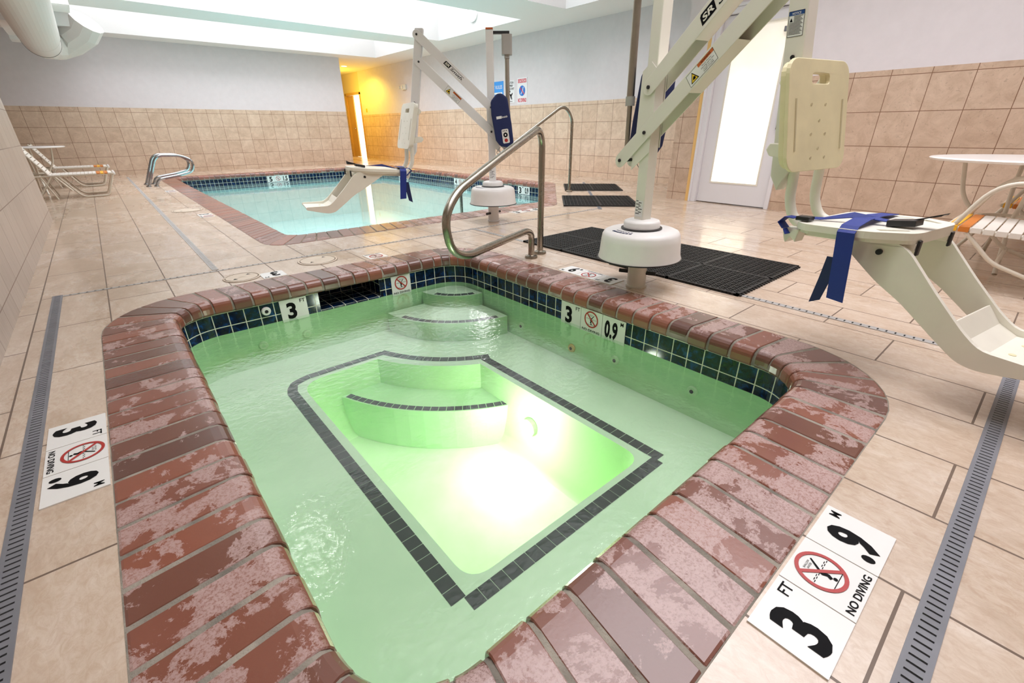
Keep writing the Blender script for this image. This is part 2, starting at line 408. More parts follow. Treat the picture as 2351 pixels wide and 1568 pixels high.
# side room behind the corridor doorway, walls glow in place of room lighting
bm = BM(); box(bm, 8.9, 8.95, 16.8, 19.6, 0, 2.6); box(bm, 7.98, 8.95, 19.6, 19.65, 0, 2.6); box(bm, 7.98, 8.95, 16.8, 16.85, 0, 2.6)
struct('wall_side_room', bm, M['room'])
# corridor doorway frame and leaf
bm = BM()
for y in (17.47, 18.72): box(bm, XR-.03, XR+.14, y, y+.06, 0, 2.16)
box(bm, XR-.03, XR+.14, 17.47, 18.78, 2.10, 2.18); struct('trim_2', bm, M['wood'])
d2 = empty('door_2', (XR+.05, 18.72, 0)); d2['kind'] = 'structure'
bm = BM(); box(bm, -.02, .02, -.50, 0, .01, 2.09); obj('door_leaf', bm, M['wood'], d2)
bm = BM(); cyl(bm, (-.02,-.45,1.0), (-.07,-.45,1.0), .012); cyl(bm, (-.07,-.45,1.0), (-.07,-.36,1.0), .012); obj('door_handle', bm, M['steel'], d2)

# near glass door
dr = empty('door_1', (XD, 2.37, 0)); dr['kind'] = 'structure'
dw = .92
bm = BM(); flat_l = [rc(0, dw, .01, 2.12), rc(.16, dw-.16, .27, 2.0)]
prism(bm, flat_l, lambda u, v: V(.03, u, v), lambda u, v: V(.075, u, v)); obj('door_leaf', bm, M['doorw'], dr, bevel=.004)
def glass_mat():
    a = NT('frosted_glowing_door_glass', .2, 0, (.9,.86,.78))
    f = a.noise(3.5, 5, .6); c = a.ramp(f, [(.35, (1.0,.95,.84)), (.6, (1.0,.88,.66)), (.72, (.95,.72,.50))])
    sp = a.node('ShaderNodeSeparateXYZ'); a.link(a.pos(), sp.inputs[0])
    z = a.ramp(a.math('MULTIPLY', sp.outputs[2], .5), [(.1, (1,1,1)), (.55, (.95,.95,.95)), (1, (.35,.35,.35))])
    a.link(c, a.b.inputs['Emission Color']); a.link(a.math('MULTIPLY', z, 1.02), a.b.inputs['Emission Strength']); return a.m
bm = BM(); box(bm, .045, .055, .15, dw-.15, .26, 2.01); obj('glass_pane', bm, glass_mat(), dr)
bm = BM(); prism(bm, [rc(.145, dw-.145, .255, 2.015), rc(.165, dw-.165, .275, 1.995)], lambda u, v: V(.026, u, v), lambda u, v: V(.032, u, v)); obj('glazing_bead', bm, M['powder'], dr)
bm = BM(); box(bm, .0, .03, .05, .20, 1.88, 1.93); obj('door_closer', bm, M['grate'], dr)
bm = BM(); box(bm, -.015, .03, .02, .06, .9, 1.2); obj('push_bar', bm, M['steel'], dr)
for i in range(2):
    pass
bm = BM()
box(bm, XD-.02, XD+.1, 2.32, 2.37, 0, 2.19); box(bm, XD-.02, XD+.1, 3.29, 3.385, 0, 2.19); box(bm, XD-.02, XD+.1, 2.32, 3.385, 2.125, 2.19)
box(bm, XD-.035, XD+.1, 3.355, 3.385, 0, 2.22)
box(bm, XD-.035, XD+.1, 2.32, 3.385, 2.19, 2.22)
struct('trim_3', bm, M['doorw'], bevel=.004)

# ------------------------------------------------------------------ ceiling with skylight wells
WELLS = [(.36, 6.9, 11.45, 14.0), (-.5, 6.85, 7.70, 10.58), (-.35, 6.9, 4.75, 6.6), (.5, 5.4, -.6, 2.6)]
bm = BM()
flat(bm, [[(-3.2,YF-.2),(9.6,YF-.2),(9.6,20.4),(-3.2,20.4)]] + [rc(*w) for w in WELLS], lambda u, v: V(u, v, ZC))
struct('ceiling', bm, M['ceil'])
for i, w in enumerate(WELLS):
    bm = BM(); x0, x1, y0, y1 = w; h = ZC+2.3
    for q in (((x0,y0),(x1,y0)), ((x1,y0),(x1,y1)), ((x1,y1),(x0,y1)), ((x0,y1),(x0,y0))):
        a, b = q; bm.faces.new([bm.verts.new((*a, ZC)), bm.verts.new((*b, ZC)), bm.verts.new((*b, h)), bm.verts.new((*a, h))])
    struct('trim_%d' % (4+i), bm, M['well'])
    bm = BM(); flat(bm, [rc(x0, x1, y0, y1)], lambda u, v: V(u, v, h)); struct('window_%d' % (1+i), bm, M['sky'])
# dropped bulkheads the duct passes under
bm = BM(); box(bm, -.56, .345, 10.25, 10.9, 2.6, ZC); struct('trim_8', bm, M['ceil'])
bm = BM(); box(bm, -.58, .37, 12.2, 14.25, 2.60, ZC); box(bm, -.58, .37, 13.9, 14.25, 2.53, 2.60); struct('trim_9', bm, M['ceil'])

# duct
du = empty('air_duct', (-.13, 3, 2.33), 0, 'thick white spiral air duct running below the ceiling and turning up', 'duct')
bm = BM(); n = 40; r = .25; rings = []
for k in range(0, 170):
    y = k*.048; rr = r*(1+.03*(1 if k % 2 else 0)); rings.append((y, rr))
ring = [[bm.verts.new((rr*math.cos(2*PI*i/n), y, rr*math.sin(2*PI*i/n))) for i in range(n)] for y, rr in rings]
for a, b in zip(ring, ring[1:]):
    for i in range(n): bm.faces.new([a[i], a[(i+1) % n], b[(i+1) % n], b[i]])
obj('spiral_pipe', bm, M['duct'], du)
ye = 169*.048
bm = BM(); cyl(bm, (0,ye-.01,0), (0,ye+.9,0), r*.99, n=40); obj('smooth_sleeve', bm, M['duct'], du, smooth=True)
for yy in (ye-.01, ye+.85):
    bm = BM(); lathe(bm, (0,0,0), [(r*1.005,-.008),(r*1.02,-.008),(r*1.02,.008),(r*1.005,.008)], 40)
    bmesh.ops.rotate(bm, verts=bm.verts, cent=(0,0,0), matrix=Matrix.Rotation(R(90), 3, 'X')); bmesh.ops.translate(bm, verts=bm.verts, vec=(0,yy,0))
    obj('seam', bm, M['duct_seam'], du)
bm = BM(); pts = [V(0,ye+.85,0), V(.03,ye+1.15,0), V(.16,ye+1.42,.02), V(.38,ye+1.42,.10), V(.60,ye+1.28,.24), V(.70,ye+1.18,.38)]
tube(bm, pts, r*.99, 12); obj('elbow', bm, M['duct'], du)

for yy in (1.5, 4.0, 6.5, 8.6):
    for xx in (-.15, .15):
        bm = BM(); cyl(bm, (xx,yy,.19), (xx,yy,.47), .006, n=8); obj('hanger_rod', bm, M['duct'], du)
# ------------------------------------------------------------------ coping builder
def outline_to_outer(inner, outer):
    return list(zip(inner, outer))
def arc_resample(pairs, pitch, joint):
    """walk the inner outline; return list of bricks, each a list of (inner,outer) pairs"""
    n = len(pairs); mid = [((a[0]*.45+b[0]*.55), (a[1]*.45+b[1]*.55)) for a, b in pairs]
    L = [0]
    for i in range(n):
        p, q = mid[i], mid[(i+1) % n]; L.append(L[-1]+math.hypot(q[0]-p[0], q[1]-p[1]))
    tot = L[-1]; nb = round(tot/pitch); st = tot/nb
    def at(s):
        s %= tot
        for i in range(n):
            if L[i+1] >= s-1e-9:
                t = (s-L[i])/max(1e-9, L[i+1]-L[i]); (a0, b0), (a1, b1) = pairs[i], pairs[(i+1) % n]
                return ((a0[0]+(a1[0]-a0[0])*t, a0[1]+(a1[1]-a0[1])*t), (b0[0]+(b1[0]-b0[0])*t, b0[1]+(b1[1]-b0[1])*t))
        return pairs[0]
    return [[at(k*st+joint/2+(st-joint)*j/3) for j in range(4)] for k in range(nb)]
def coping_profile(nose=.042, drop=.082):
    P = [(1.0, -.05), (1.0, .001), (.97, .004)]       # t (1=outer) , z ; t expressed as distance later
    return P
def coping(name, pairs, pitch, joint, mat, parent, drop=.085):
    bm = BM()
    def prof(W):
        o = [(W, -.05), (W-.001, .0), (W-.006, .0035), (.055, .0035)]
        rr = .045
        for k in range(1, 6):
            a = k/5*PI/2; o.append((rr-rr*math.sin(a)+.0, .0035-rr+rr*math.cos(a)))
        o += [(0, -drop+.012), (.010, -drop), (.06, -drop)]
        return o
    for b in arc_resample(pairs, pitch, joint):
        sec = []; jz = random.uniform(-.0015, .0015); jd = random.uniform(-.003, .003)
        for (ix, iy), (ox, oy) in b:
            W = math.hypot(ox-ix, oy-iy); dx, dy = (ox-ix)/W, (oy-iy)/W
            sec.append([bm.verts.new((ix+dx*(d+jd*(d < .2)), iy+dy*(d+jd*(d < .2)), z+jz)) for d, z in prof(W)])
        m = len(sec[0])
        for a, c in zip(sec, sec[1:]):
            for i in range(m-1): bm.faces.new([a[i], a[i+1], c[i+1], c[i]])
        bm.faces.new(sec[0]); bm.faces.new(sec[-1][::-1])
    return obj(name, bm, mat, parent, bevel=.0035, bseg=1)
def mortar_bed(pairs, parent, drop=.085):
    bm = BM(); rings = []
    for (ix, iy), (ox, oy) in pairs:
        W = math.hypot(ox-ix, oy-iy); dx, dy = (ox-ix)/W, (oy-iy)/W; s = .0015
        pr = [(W, -.05), (W, .0005), (.055, .0008), (.03+s, -.004), (.012+s, -.02), (.002+s, -.045), (s, -drop+.012), (.012, -drop+.003), (.06, -drop+.003)]
        rings.append([bm.verts.new((ix+dx*d, iy+dy*d, z)) for d, z in pr])
    n = len(rings)
    for k in range(n):
        a, c = rings[k], rings[(k+1) % n]
        for i in range(len(a)-1): bm.faces.new([a[i], a[i+1], c[i+1], c[i]])
    return obj('mortar', bm, M['mortar'], parent, smooth=True)
def densify(lp, st=.12):
    o = []
    for i in range(len(lp)):
        a, b = lp[i], lp[(i+1) % len(lp)]; d = math.hypot(b[0]-a[0], b[1]-a[1]); n = max(1, int(d/st))
        for k in range(n): o.append((a[0]+(b[0]-a[0])*k/n, a[1]+(b[1]-a[1])*k/n))
    return o
def pair_outlines(inner, outer, st=.1):
    o = []
    for i in range(len(inner)):
        j = (i+1) % len(inner); a, b = inner[i], inner[j]; c, d = outer[i], outer[j]
        n = max(1, int(max(math.hypot(b[0]-a[0], b[1]-a[1]), math.hypot(d[0]-c[0], d[1]-c[1]))/st))
        for k in range(n):
            t = k/n; o.append(((a[0]+(b[0]-a[0])*t, a[1]+(b[1]-a[1])*t), (c[0]+(d[0]-c[0])*t, c[1]+(d[1]-c[1])*t)))
    return o
def band(bm, lp, z0, z1, u0=0.0, zoff=0.0, gap=None):
    uv = bm.loops.layers.uv.verify(); L = u0; n = len(lp)
    for i in range(n):
        a, b = lp[i], lp[(i+1) % n]; d = math.hypot(b[0]-a[0], b[1]-a[1])
        if not (gap and gap(a, b)):
            vs = [bm.verts.new((*a, z0)), bm.verts.new((*b, z0)), bm.verts.new((*b, z1)), bm.verts.new((*a, z1))]
            f = bm.faces.new(vs)
            for lo, c in zip(f.loops, ((L, z0), (L+d, z0), (L+d, z1), (L, z1))): lo[uv].uv = (c[0], c[1]+zoff)
        L += d
def noflip(name, bm, mat, parent):
    me = bpy.data.meshes.new(name); bm.to_mesh(me); bm.free(); me.materials.append(mat)
    o = bpy.data.objects.new(name, me); C.objects.link(o); o.parent = parent; return o
def tile_strip(bm, pts, width, pitch, gap, z):
    """square flat tiles following a 2d polyline (centre line)"""
    P = [V(*p, 0) for p in pts]; L = [0]
    for a, b in zip(P, P[1:]): L.append(L[-1]+(b-a).length)
    tot = L[-1]; n = max(1, round(tot/pitch)); st = tot/n
    def at(s):
        for i in range(len(P)-1):
            if L[i+1] >= s-1e-9:
                t = (s-L[i])/max(1e-9, L[i+1]-L[i]); d = (P[i+1]-P[i]).normalized(); return P[i].lerp(P[i+1], t), V(-d.y, d.x, 0)
        d = (P[-1]-P[-2]).normalized(); return P[-1], V(-d.y, d.x, 0)
    for k in range(n):
        (p, a), (q, b) = at(k*st+gap/2), at((k+1)*st-gap/2)
        v = [p+a*width/2, q+b*width/2, q-b*width/2, p-a*width/2]
        vs = [bm.verts.new((x.x, x.y, z)) for x in v]; bm.faces.new(vs)

# ------------------------------------------------------------------ hot tub
spa = empty('hot_tub', (0,0,0), 0, 'near square hot tub with red brick rim and glowing green basin', 'hot tub')
pr = pair_outlines(SI, SO, .08)
cb = coping('brick_coping', pr, .112, .0125, M['brick'], spa)
mortar_bed(pr, spa)
WZ = -.222; ZB = -.50; ZF = -.97
SWd = SW
# waterline tile band with a skimmer gap on the far left wall
def build_band(lp, z0, z1, mat, parent, gaps, name='waterline_tile'):
    bm = BM(); band(bm, lp, z0, z1, 0.0, .0878*3 + .0, gaps); return noflip(name, bm, mat, parent)
skx = (.905, 1.355)
dense = []
for i in range(len(SW)):
    a, b = SW[i], SW[(i+1) % len(SW)]; dense.append(a)
    if abs(a[1]-3.12) < 1e-6 and abs(b[1]-3.12) < 1e-6:
        for x in sorted(skx, reverse=True): dense.append((x, 3.12))
gapf = lambda a, b: abs(a[1]-3.12) < 1e-6 and abs(b[1]-3.12) < 1e-6 and abs(a[0]-skx[1]) < 1e-6
build_band(dense, -.226, -.08, M['navy'], spa, gapf)
bm = BM(); band(bm, SW, ZB-.02, -.226); 
obj('basin_wall', bm, M['plaster'], spa)
# skimmer box: side, floor, back walls tiled
bm = BM(); uv = bm.loops.layers.uv.verify()
def quv(vs, us):
    f = bm.faces.new([bm.verts.new(v) for v in vs])
    for lo, c in zip(f.loops, us): lo[uv].uv = c
x0, x1 = skx; yb = 3.42; zt, zb = -.085, -.215
quv([(x0,3.12,zb),(x1,3.12,zb),(x1,yb,zb),(x0,yb,zb)], [(0,0),(.45,0),(.45,.3),(0,.3)])
quv([(x0,3.12,-.228),(x1,3.12,-.228),(x1,3.12,zb),(x0,3.12,zb)], [(0,0),(.45,0),(.45,.1),(0,.1)])
quv([(x0,yb,zb),(x1,yb,zb),(x1,yb,zt),(x0,yb,zt)], [(0,0),(.45,0),(.45,.13),(0,.13)])
quv([(x0,3.12,zb),(x0,yb,zb),(x0,yb,zt),(x0,3.12,zt)], [(0,0),(.3,0),(.3,.13),(0,.13)])
quv([(x1,3.12,zb),(x1,yb,zb),(x1,yb,zt),(x1,3.12,zt)], [(0,0),(.3,0),(.3,.13),(0,.13)])
quv([(x0,3.12,zt),(x1,3.12,zt),(x1,yb,zt),(x0,yb,zt)], [(0,0),(.45,0),(.45,.3),(0,.3)])
noflip('skimmer_mouth', bm, M['navy'], spa)
# inner well outline
CXY = (2.06, 3.12)
def arc(r, a0, a1, n=20): return [(CXY[0]+r*math.cos(R(a0+(a1-a0)*i/n)), CXY[1]+r*math.sin(R(a0+(a1-a0)*i/n))) for i in range(n+1)]
def well_outline(x0, x1, y0, y1, ra, rcn):
    # arc from top edge (y=y1) to right edge (x=x1), centre CXY
    a_top = math.degrees(math.acos(max(-1, -math.sqrt(max(0, ra*ra-(y1-CXY[1])**2))/ra))); a_top = 360-a_top if y1 < CXY[1] else a_top
    a_r = 360-math.degrees(math.acos((x1-CXY[0])/ra))
    ar = arc(ra, a_r, a_top, 16)        # from right edge to top edge
    c = fillet([V(*ar[-1],0), V(x0,y1,0), V(x0,y0,0), V(x1,y0,0), V(*ar[0],0)], [0, rcn, rcn*.6, rcn*.6, 0], 6)
    return [(p.x, p.y) for p in c[:-1]] + ar[:-1]
WO = well_outline(.575, 1.575, .905, 2.70, 1.06, .16)
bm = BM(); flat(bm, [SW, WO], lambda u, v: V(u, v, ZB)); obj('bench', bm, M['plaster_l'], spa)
WF = well_outline(.66, 1.50, .99, 2.60, 1.16, .16)
bm = BM(); n = len(WO); steps = 5; rings = []
for s in range(steps+1):
    t = s/steps; k = 1-math.cos(t*PI/2); zz = ZB+(ZF-ZB)*math.sin(t*PI/2)
    rings.append([bm.verts.new((WO[i][0]+(WF[i][0]-WO[i][0])*k, WO[i][1]+(WF[i][1]-WO[i][1])*k, zz)) for i in range(n)])
for a, b in zip(rings, rings[1:]):
    for i in range(n): bm.faces.new([a[i], a[(i+1) % n], b[(i+1) % n], b[i]])
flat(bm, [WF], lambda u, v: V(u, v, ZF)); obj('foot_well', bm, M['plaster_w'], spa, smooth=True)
# corner steps (quarter discs about the far corner)
for k, (rs, z1, z0) in enumerate(((.36, -.258, -.36), (.68, -.355, ZB), (1.33, -.68, ZF))):
    ar = arc(rs, 182, 268, 20); lp = ar+[(CXY[0]-.03, CXY[1]-.03)] if k < 2 else ar+[(CXY[0]-.3, CXY[1]-.3)]
    bm = BM(); zprism(bm, [lp], z0, z1); st = obj('corner_step', bm, M['plaster_l'] if k < 2 else M['plaster'], spa, bevel=.02, bseg=4)
    tr = {0: (202, 258), 1: (195, 262), 2: (200, 258)}[k]
    bm = BM(); tile_strip(bm, arc(rs-.032, *tr, 24), .045, .05, .004, z1+.0012); obj('edge_tile', bm, M['black_tile'], st)
bm = BM()
e = .05; lx0, lx1, ly0, ly1 = .505, 1.645, .845, 2.76
def solveang(): pass
A2 = arc(.965, 247.5, 200.5, 24)
tile_strip(bm, [(lx1, ly0), (lx1, A2[0][1])], .058, .056, .0025, ZB+.0015)
tile_strip(bm, [(lx1-.025, ly0), (lx0+.02, ly0)], .058, .056, .0025, ZB+.0015)
tile_strip(bm, [(lx0, ly0+.03), (lx0, ly1-.12), (lx0+.04, ly1-.04), (lx0+.12, ly1), (A2[-1][0], ly1)], .058, .056, .0025, ZB+.0015)
tile_strip(bm, A2, .058, .056, .0025, ZB+.0015)
obj('bench_edge_tile', bm, M['black_tile'], spa)
# jets
def jet(p, nrm, r=.030, parent=spa, mat='fit'):
    p = Vector(p); nrm = Vector(nrm); j = empty('water_jet', p); j.parent = parent
    bm = BM(); cyl(bm, (0,0,0), nrm*.014, r, r*.86); obj('jet_ring', bm, M[mat], j, bevel=.003)
    bm = BM(); cyl(bm, nrm*.012, nrm*.016, r*.36); obj('jet_nozzle', bm, M['plaster'] if mat == 'fit' and p.x < 2 else M['dark'], j); return j
for y, z_, m in ((1.447, -.353, 'fit'), (.943, -.340, 'fit'), (1.80, -.40, 'amber'), (2.3, -.40, 'fit')): jet((2.06, y, z_), (-1,0,0), mat=m)
for x in (.50, .78): jet((x, 3.12, -.36), (0,-1,0))
jet((.565, 3.118, -.135), (0,-1,0), .030, spa, 'marker')
# underwater lamp
lf = empty('underwater_lamp', (1.545, 1.66, -.72)); lf.parent = spa
bm = BM(); cyl(bm, (.02,0,0), (-.012,0,0), .055); obj('lamp_ring', bm, M['fit'], lf)
bm = BM(); cyl(bm, (-.012,0,0), (-.016,0,0), .042); obj('lamp_lens', bm, M['ulight'], lf)
bm = BM(); flat(bm, [SW], lambda u, v: V(u, v, WZ))
tag(noflip('hot_tub_water', bm, M['spa_water'], None), 'still glowing green water filling the near brick rimmed hot tub', 'water')

# ------------------------------------------------------------------ swimming pool
pool = empty('swimming_pool', (0,0,0), 0, 'large far rectangular pool with turquoise basin and brick rim', 'swimming pool')
pr = pair_outlines(PI_, PO, .12)
coping('brick_coping', pr, .115, .011, M['brick_pool'], pool)
mortar_bed(pr, pool)
PZ = -.235; PB = -1.2
bm = BM(); band(bm, PW, -.33, -.08, 0, .0878*3); noflip('waterline_tile', bm, M['navy'], pool)
bm = BM(); band(bm, PW, PB, -.33); flat(bm, [PW], lambda u, v: V(u, v, PB)); obj('basin', bm, M['plaster_p'], pool)
# corner entry steps by the chamfer
PCX = (5.55, 5.55)
for rr, z1 in ((.75, -.29), (1.15, -.40), (1.55, -.52)):
    lp = [(PCX[0]+rr*math.cos(R(a)), PCX[1]+rr*math.sin(R(a))) for a in range(35, 236, 8)]
    lp = [(min(x, 6.17), max(y, 4.76)) for x, y in lp]
    bm = BM(); zprism(bm, [lp], PB, z1); st = obj('entry_step', bm, M['plaster_p'], pool)
    pts = [(PCX[0]+(rr-.03)*math.cos(R(a)), PCX[1]+(rr-.03)*math.sin(R(a))) for a in range(60, 212, 5)]
    pts = [p for p in pts if p[0] < 6.12 and p[1] > 4.8]
    bm = BM(); tile_strip(bm, pts, .045, .052, .004, z1+.0015); obj('edge_tile', bm, M['mortar'], st)
bm = BM(); flat(bm, [PW], lambda u, v: V(u, v, PZ))
tag(noflip('pool_water', bm, M['pool_water'], None), 'calm turquoise water in the large far pool', 'water')

# ------------------------------------------------------------------ depth markers
def digit_tile(par, fr, w, h, body, sup, wfrac=.42, supside=1):
    bm = BM(); zprism(bm, [rc(-w/2+.0015, w/2-.0015, -h/2, h/2)], 0, .004, fr); t = obj('marker_tile', bm, M['marker'], par)
    f2 = fr @ Matrix.Translation((0,0,.0045))
    dx = -w*.10 if sup else 0
    text('numeral', body, f2 @ Matrix.Translation((dx,-h*.04,0)), w*wfrac, h*.76, M['ink'], par, .038)
    if sup: text('unit', sup, f2 @ Matrix.Translation((w*.34, h*.34, 0)), w*.20 if len(sup) > 1 else w*.12, h*.16, M['ink'], par, .01)
def nodive_tile(par, fr, w, h, writing=True):
    bm = BM(); zprism(bm, [rc(-w/2+.0015, w/2-.0015, -h/2, h/2)], 0, .004, fr); obj('marker_tile', bm, M['marker'], par)
    f2 = fr @ Matrix.Translation((0, h*.10 if writing else 0, .0045)); s = min(w, h)
    ro = s*.36
    bm = BM(); flat(bm, [circ(ro, 40), circ(ro*.84, 40)], lambda u, v: f2 @ V(u, v, .0012))
    rot = Matrix.Rotation(R(-45), 4, 'Z'); flat(bm, [rc(-ro*.88, ro*.88, -ro*.08, ro*.08)], lambda u, v: f2 @ rot @ V(u, v, .0010)); obj('prohibition_ring', bm, M['red'], par)
    bm = BM()   # diving figure: head, torso, bent legs, waves, floor line
    k = ro
    flat(bm, [[(-.02*k,-.05*k),(.10*k,.10*k),(.42*k,.52*k),(.36*k,.56*k),(.0,.14*k),(-.12*k,.04*k)]], lambda u, v: f2 @ V(u, v, .0006))
    flat(bm, [[(-.12*k,.04*k),(.05*k,-.03*k),(.08*k,-.30*k),(-.02*k,-.46*k),(-.16*k,-.40*k),(-.08*k,-.26*k),(-.16*k,-.10*k)]], lambda u, v: f2 @ V(u, v, .0006))
    flat(bm, [circ(.085*k, 14, .02*k, -.54*k)], lambda u, v: f2 @ V(u, v, .0006))
    flat(bm, [rc(-.5*k, .5*k, -.665*k, -.635*k)], lambda u, v: f2 @ V(u, v, .0006))
    for sx in (-1, 1):
        for j in range(5):
            xa = sx*(.16+.12*j)*k; ya = .03*k*(1 if j % 2 else -1)
            flat(bm, [rc(min(xa, xa+sx*.13*k), max(xa, xa+sx*.13*k), ya-.015*k+.04*k, ya+.015*k+.04*k)], lambda u, v: f2 @ V(u, v, .0006))
    obj('diver_symbol', bm, M['ink'], par)
    if s > .12: text('small_writing', 'SHALLOW\nWATER', f2 @ Matrix.Translation((-.05*k, .50*k, 0)), .55*k, .22*k, M['ink'], par)
    if writing: text('writing', 'NO DIVING', fr @ Matrix.Translation((0,-h*.40,.0045)), w*.82, h*.11, M['ink'], par, .02)
def marker(name, org, right, upv, w, h, spec, label, group=None):
    """org = centre of first tile; spec list of ('n',body,sup,wf) or ('d',)"""
    e = empty(name, org, 0, label, 'depth marker', group)
    r = Vector(right)
    for i, s in enumerate(spec):
        if s is None: continue
        fr = frame(r*(w*i), right, upv)
        if s[0] == 'n': digit_tile(e, fr, w, h, s[1], s[2], s[3])
        else: nodive_tile(e, fr, w, h, s[1] if len(s) > 1 else True)
    return e
t3 = ('n', '3', 'FT', .34); t09 = ('n', '.9', 'M', .46); td = ('d',)
# deck markers
marker('deck_depth_marker', (.83, .069, 0), (1,0,0), (0,1,0), .161, .148, [t3, td, t09], 'three white 3 FT, NO DIVING, .9 M tiles beside the nearest drain on the right')
marker('deck_depth_marker', (-.304, 1.92, 0), (0,-1,0), (1,0,0), .161, .15, [t3, td, t09], 'three white depth tiles set in the deck beside the long left drain')
marker('deck_depth_marker', (2.385, 1.80, 0), (0,1,0), (-1,0,0), .158, .145, [t3, td, t09], 'white depth tiles at the foot of the near white pool lift')
marker('deck_depth_marker', (.727, 3.455, 0), (-1,0,0), (0,-1,0), .155, .148, [t3], 'single white 3 FT tile between the two round deck lids')
marker('deck_no_diving_marker', (1.50, 3.455, 0), (-1,0,0), (0,-1,0), .155, .148, [td], 'single white no diving tile on deck right of the larger round lid')
marker('deck_depth_marker', (.83, 6.75, 0), (0,-1,0), (1,0,0), .155, .148, [t3, td], 'small white depth tiles on the deck left of the far pool')
marker('deck_depth_marker', (3.75, 4.28, 0), (1,0,0), (0,1,0), .155, .148, [t3, td, t09], 'white depth tiles on the deck beside the far white pool lift')
marker('deck_depth_marker', (.83, 10.0, 0), (0,-1,0), (1,0,0), .155, .148, [t3, td], 'distant white depth tiles on deck near the chrome ladder rails')
# wall markers in the spa
t09w = ('n', '0.9', 'M', .56)
marker('wall_depth_marker', (2.058, 1.822, -.165), (0,-1,0), (0,0,1), .171, .15, [t3, td, t09w], 'white tiles reading 3 FT, NO DIVING, 0.9 M on right wall of hot tub')
marker('wall_depth_marker', (.735, 3.118, -.163), (1,0,0), (0,0,1), .175, .15, [t3], 'white 3 FT tile left of the skimmer opening in hot tub wall')
marker('wall_no_diving_marker', (1.53, 3.118, -.163), (1,0,0), (0,0,1), .165, .15, [td], 'white NO DIVING tile right of the skimmer opening in hot tub wall')
# pool wall markers
marker('pool_wall_depth_marker', (3.19, 12.965, -.155), (1,0,0), (0,0,1), .17, .15, [('n','5','',.4), ('d',False), ('n','1.5','',.6)], 'white 5 and 1.5 tiles on the far end wall of the pool')
marker('pool_wall_depth_marker', (6.185, 11.9, -.155), (0,-1,0), (0,0,1), .17, .15, [('n','5','',.4), ('d',False), ('n','1.5','',.6)], 'white depth tiles on pool side wall seen past the far lift seat')
marker('pool_wall_depth_marker', (6.185, 9.2, -.155), (0,-1,0), (0,0,1), .17, .15, [('n','4','',.4), ('d',False), ('n','1.2','',.6)], 'white 4 and 1.2 tiles on pool side wall left of far lift post')
marker('pool_wall_depth_marker', (6.185, 6.95, -.155), (0,-1,0), (0,0,1), .17, .15, [('n','3',"'",.4), ('n','0.9','',.6)], 'white 3 and 0.9 tiles at the near end of the pool side wall')

# ------------------------------------------------------------------ drains
def drain(name, p0, p1, w, label, pitch=.02, mat='grate', fill=.74):
    p0 = V(*p0, 0); p1 = V(*p1, 0); L = (p1-p0).length; ang = math.atan2(p1.y-p0.y, p1.x-p0.x)
    e = empty(name, p0, ang, label, 'drain')
    bm = BM(); hw = w/2; s = w*.20
    box(bm, 0, L, -hw, -hw+s, -.01, .003); box(bm, 0, L, hw-s, hw, -.01, .003)
    n = int(L/pitch)
    for i in range(n): box(bm, i*pitch, i*pitch+pitch*fill, -hw+s, hw-s, -.008, .0028)
    obj('slotted_grate', bm, M[mat], e)
    bm = BM(); box(bm, 0, L, -hw+.001, hw-.001, -.009, .0009); obj('channel', bm, M['dark'], e)
    return e
drain('floor_drain', (-.415, 3.87), (-.415, -1.5), .048, 'grey slotted drain running along the left wall')
drain('floor_drain', (2.74, -.103), (.3, -.103), .048, 'grey slotted drain crossing the lower right corner')
drain('floor_drain', (2.742, 3.84), (2.742, -.08), .040, 'grey slotted drain between the near lift chair and black mats', .036, 'grate_light', .80)
drain('floor_drain', (-.39, 3.84), (4.75, 3.79), .026, 'thin dotted drain crossing the deck between hot tub and pool', .040, 'grate_light', .72)
drain('floor_drain', (.443, 3.87), (.443, 13.9), .042, 'long grey drain on the deck left of the far pool', .03, 'grate_light', .84)
drain('floor_drain', (4.67, 3.74), (6.95, 6.02), .045, 'grey drain passing beneath the two small black mats')

# ------------------------------------------------------------------ deck lids
def lid(x, y, r, label):
    e = empty('deck_access_cover', (x, y, 0), 0, label, 'access cover')
    bm = BM(); lathe(bm, (0,0,0), [(r*1.025,.0008),(r*.99,.0012)], 48); lathe(bm, (0,0,0), [(r*.905,.0025),(r*.875,.0062)], 48); obj('seam', bm, M['seam'], e)  # dark rings around the rim and the cover
    bm = BM(); lathe(bm, (0,0,0), [(r,0),(r,.004),(r*.93,.006),(r*.90,.002),(r*.885,.002)], 48); obj('rim', bm, M['lid'], e, smooth=True)
    bm = BM(); lathe(bm, (0,0,0), [(r*.885,.001),(r*.87,.005),(r*.5,.006),(0,.006)], 48); obj('cover', bm, M['lid'], e, smooth=True)
    bm = BM()
    for a in (40, 220):
        c = V(r*.55*math.cos(R(a)), r*.55*math.sin(R(a)), .0066)
        flat(bm, [[(-.016,-.008),(.016,-.008),(0,.016)]], lambda u, v: c+V(u, v, 0))
    obj('arrow_mark', bm, M['dark'], e)
    bm = BM(); flat(bm, [rc(-r*.16, r*.16, -r*.10, -r*.04), ], lambda u, v: V(u, v, .0066)); flat(bm, [rc(-r*.12, r*.12, .0, r*.06)], lambda u, v: V(u, v, .0066)); obj('finger_slots', bm, M['lid'], e)
lid(1.105, 3.64, .145, 'larger round beige lid in deck behind the hot tub')
lid(.545, 3.53, .115, 'smaller round beige lid in deck behind the hot tub')
lid(.72, 7.31, .17, 'distant round beige lid in deck left of the far pool')

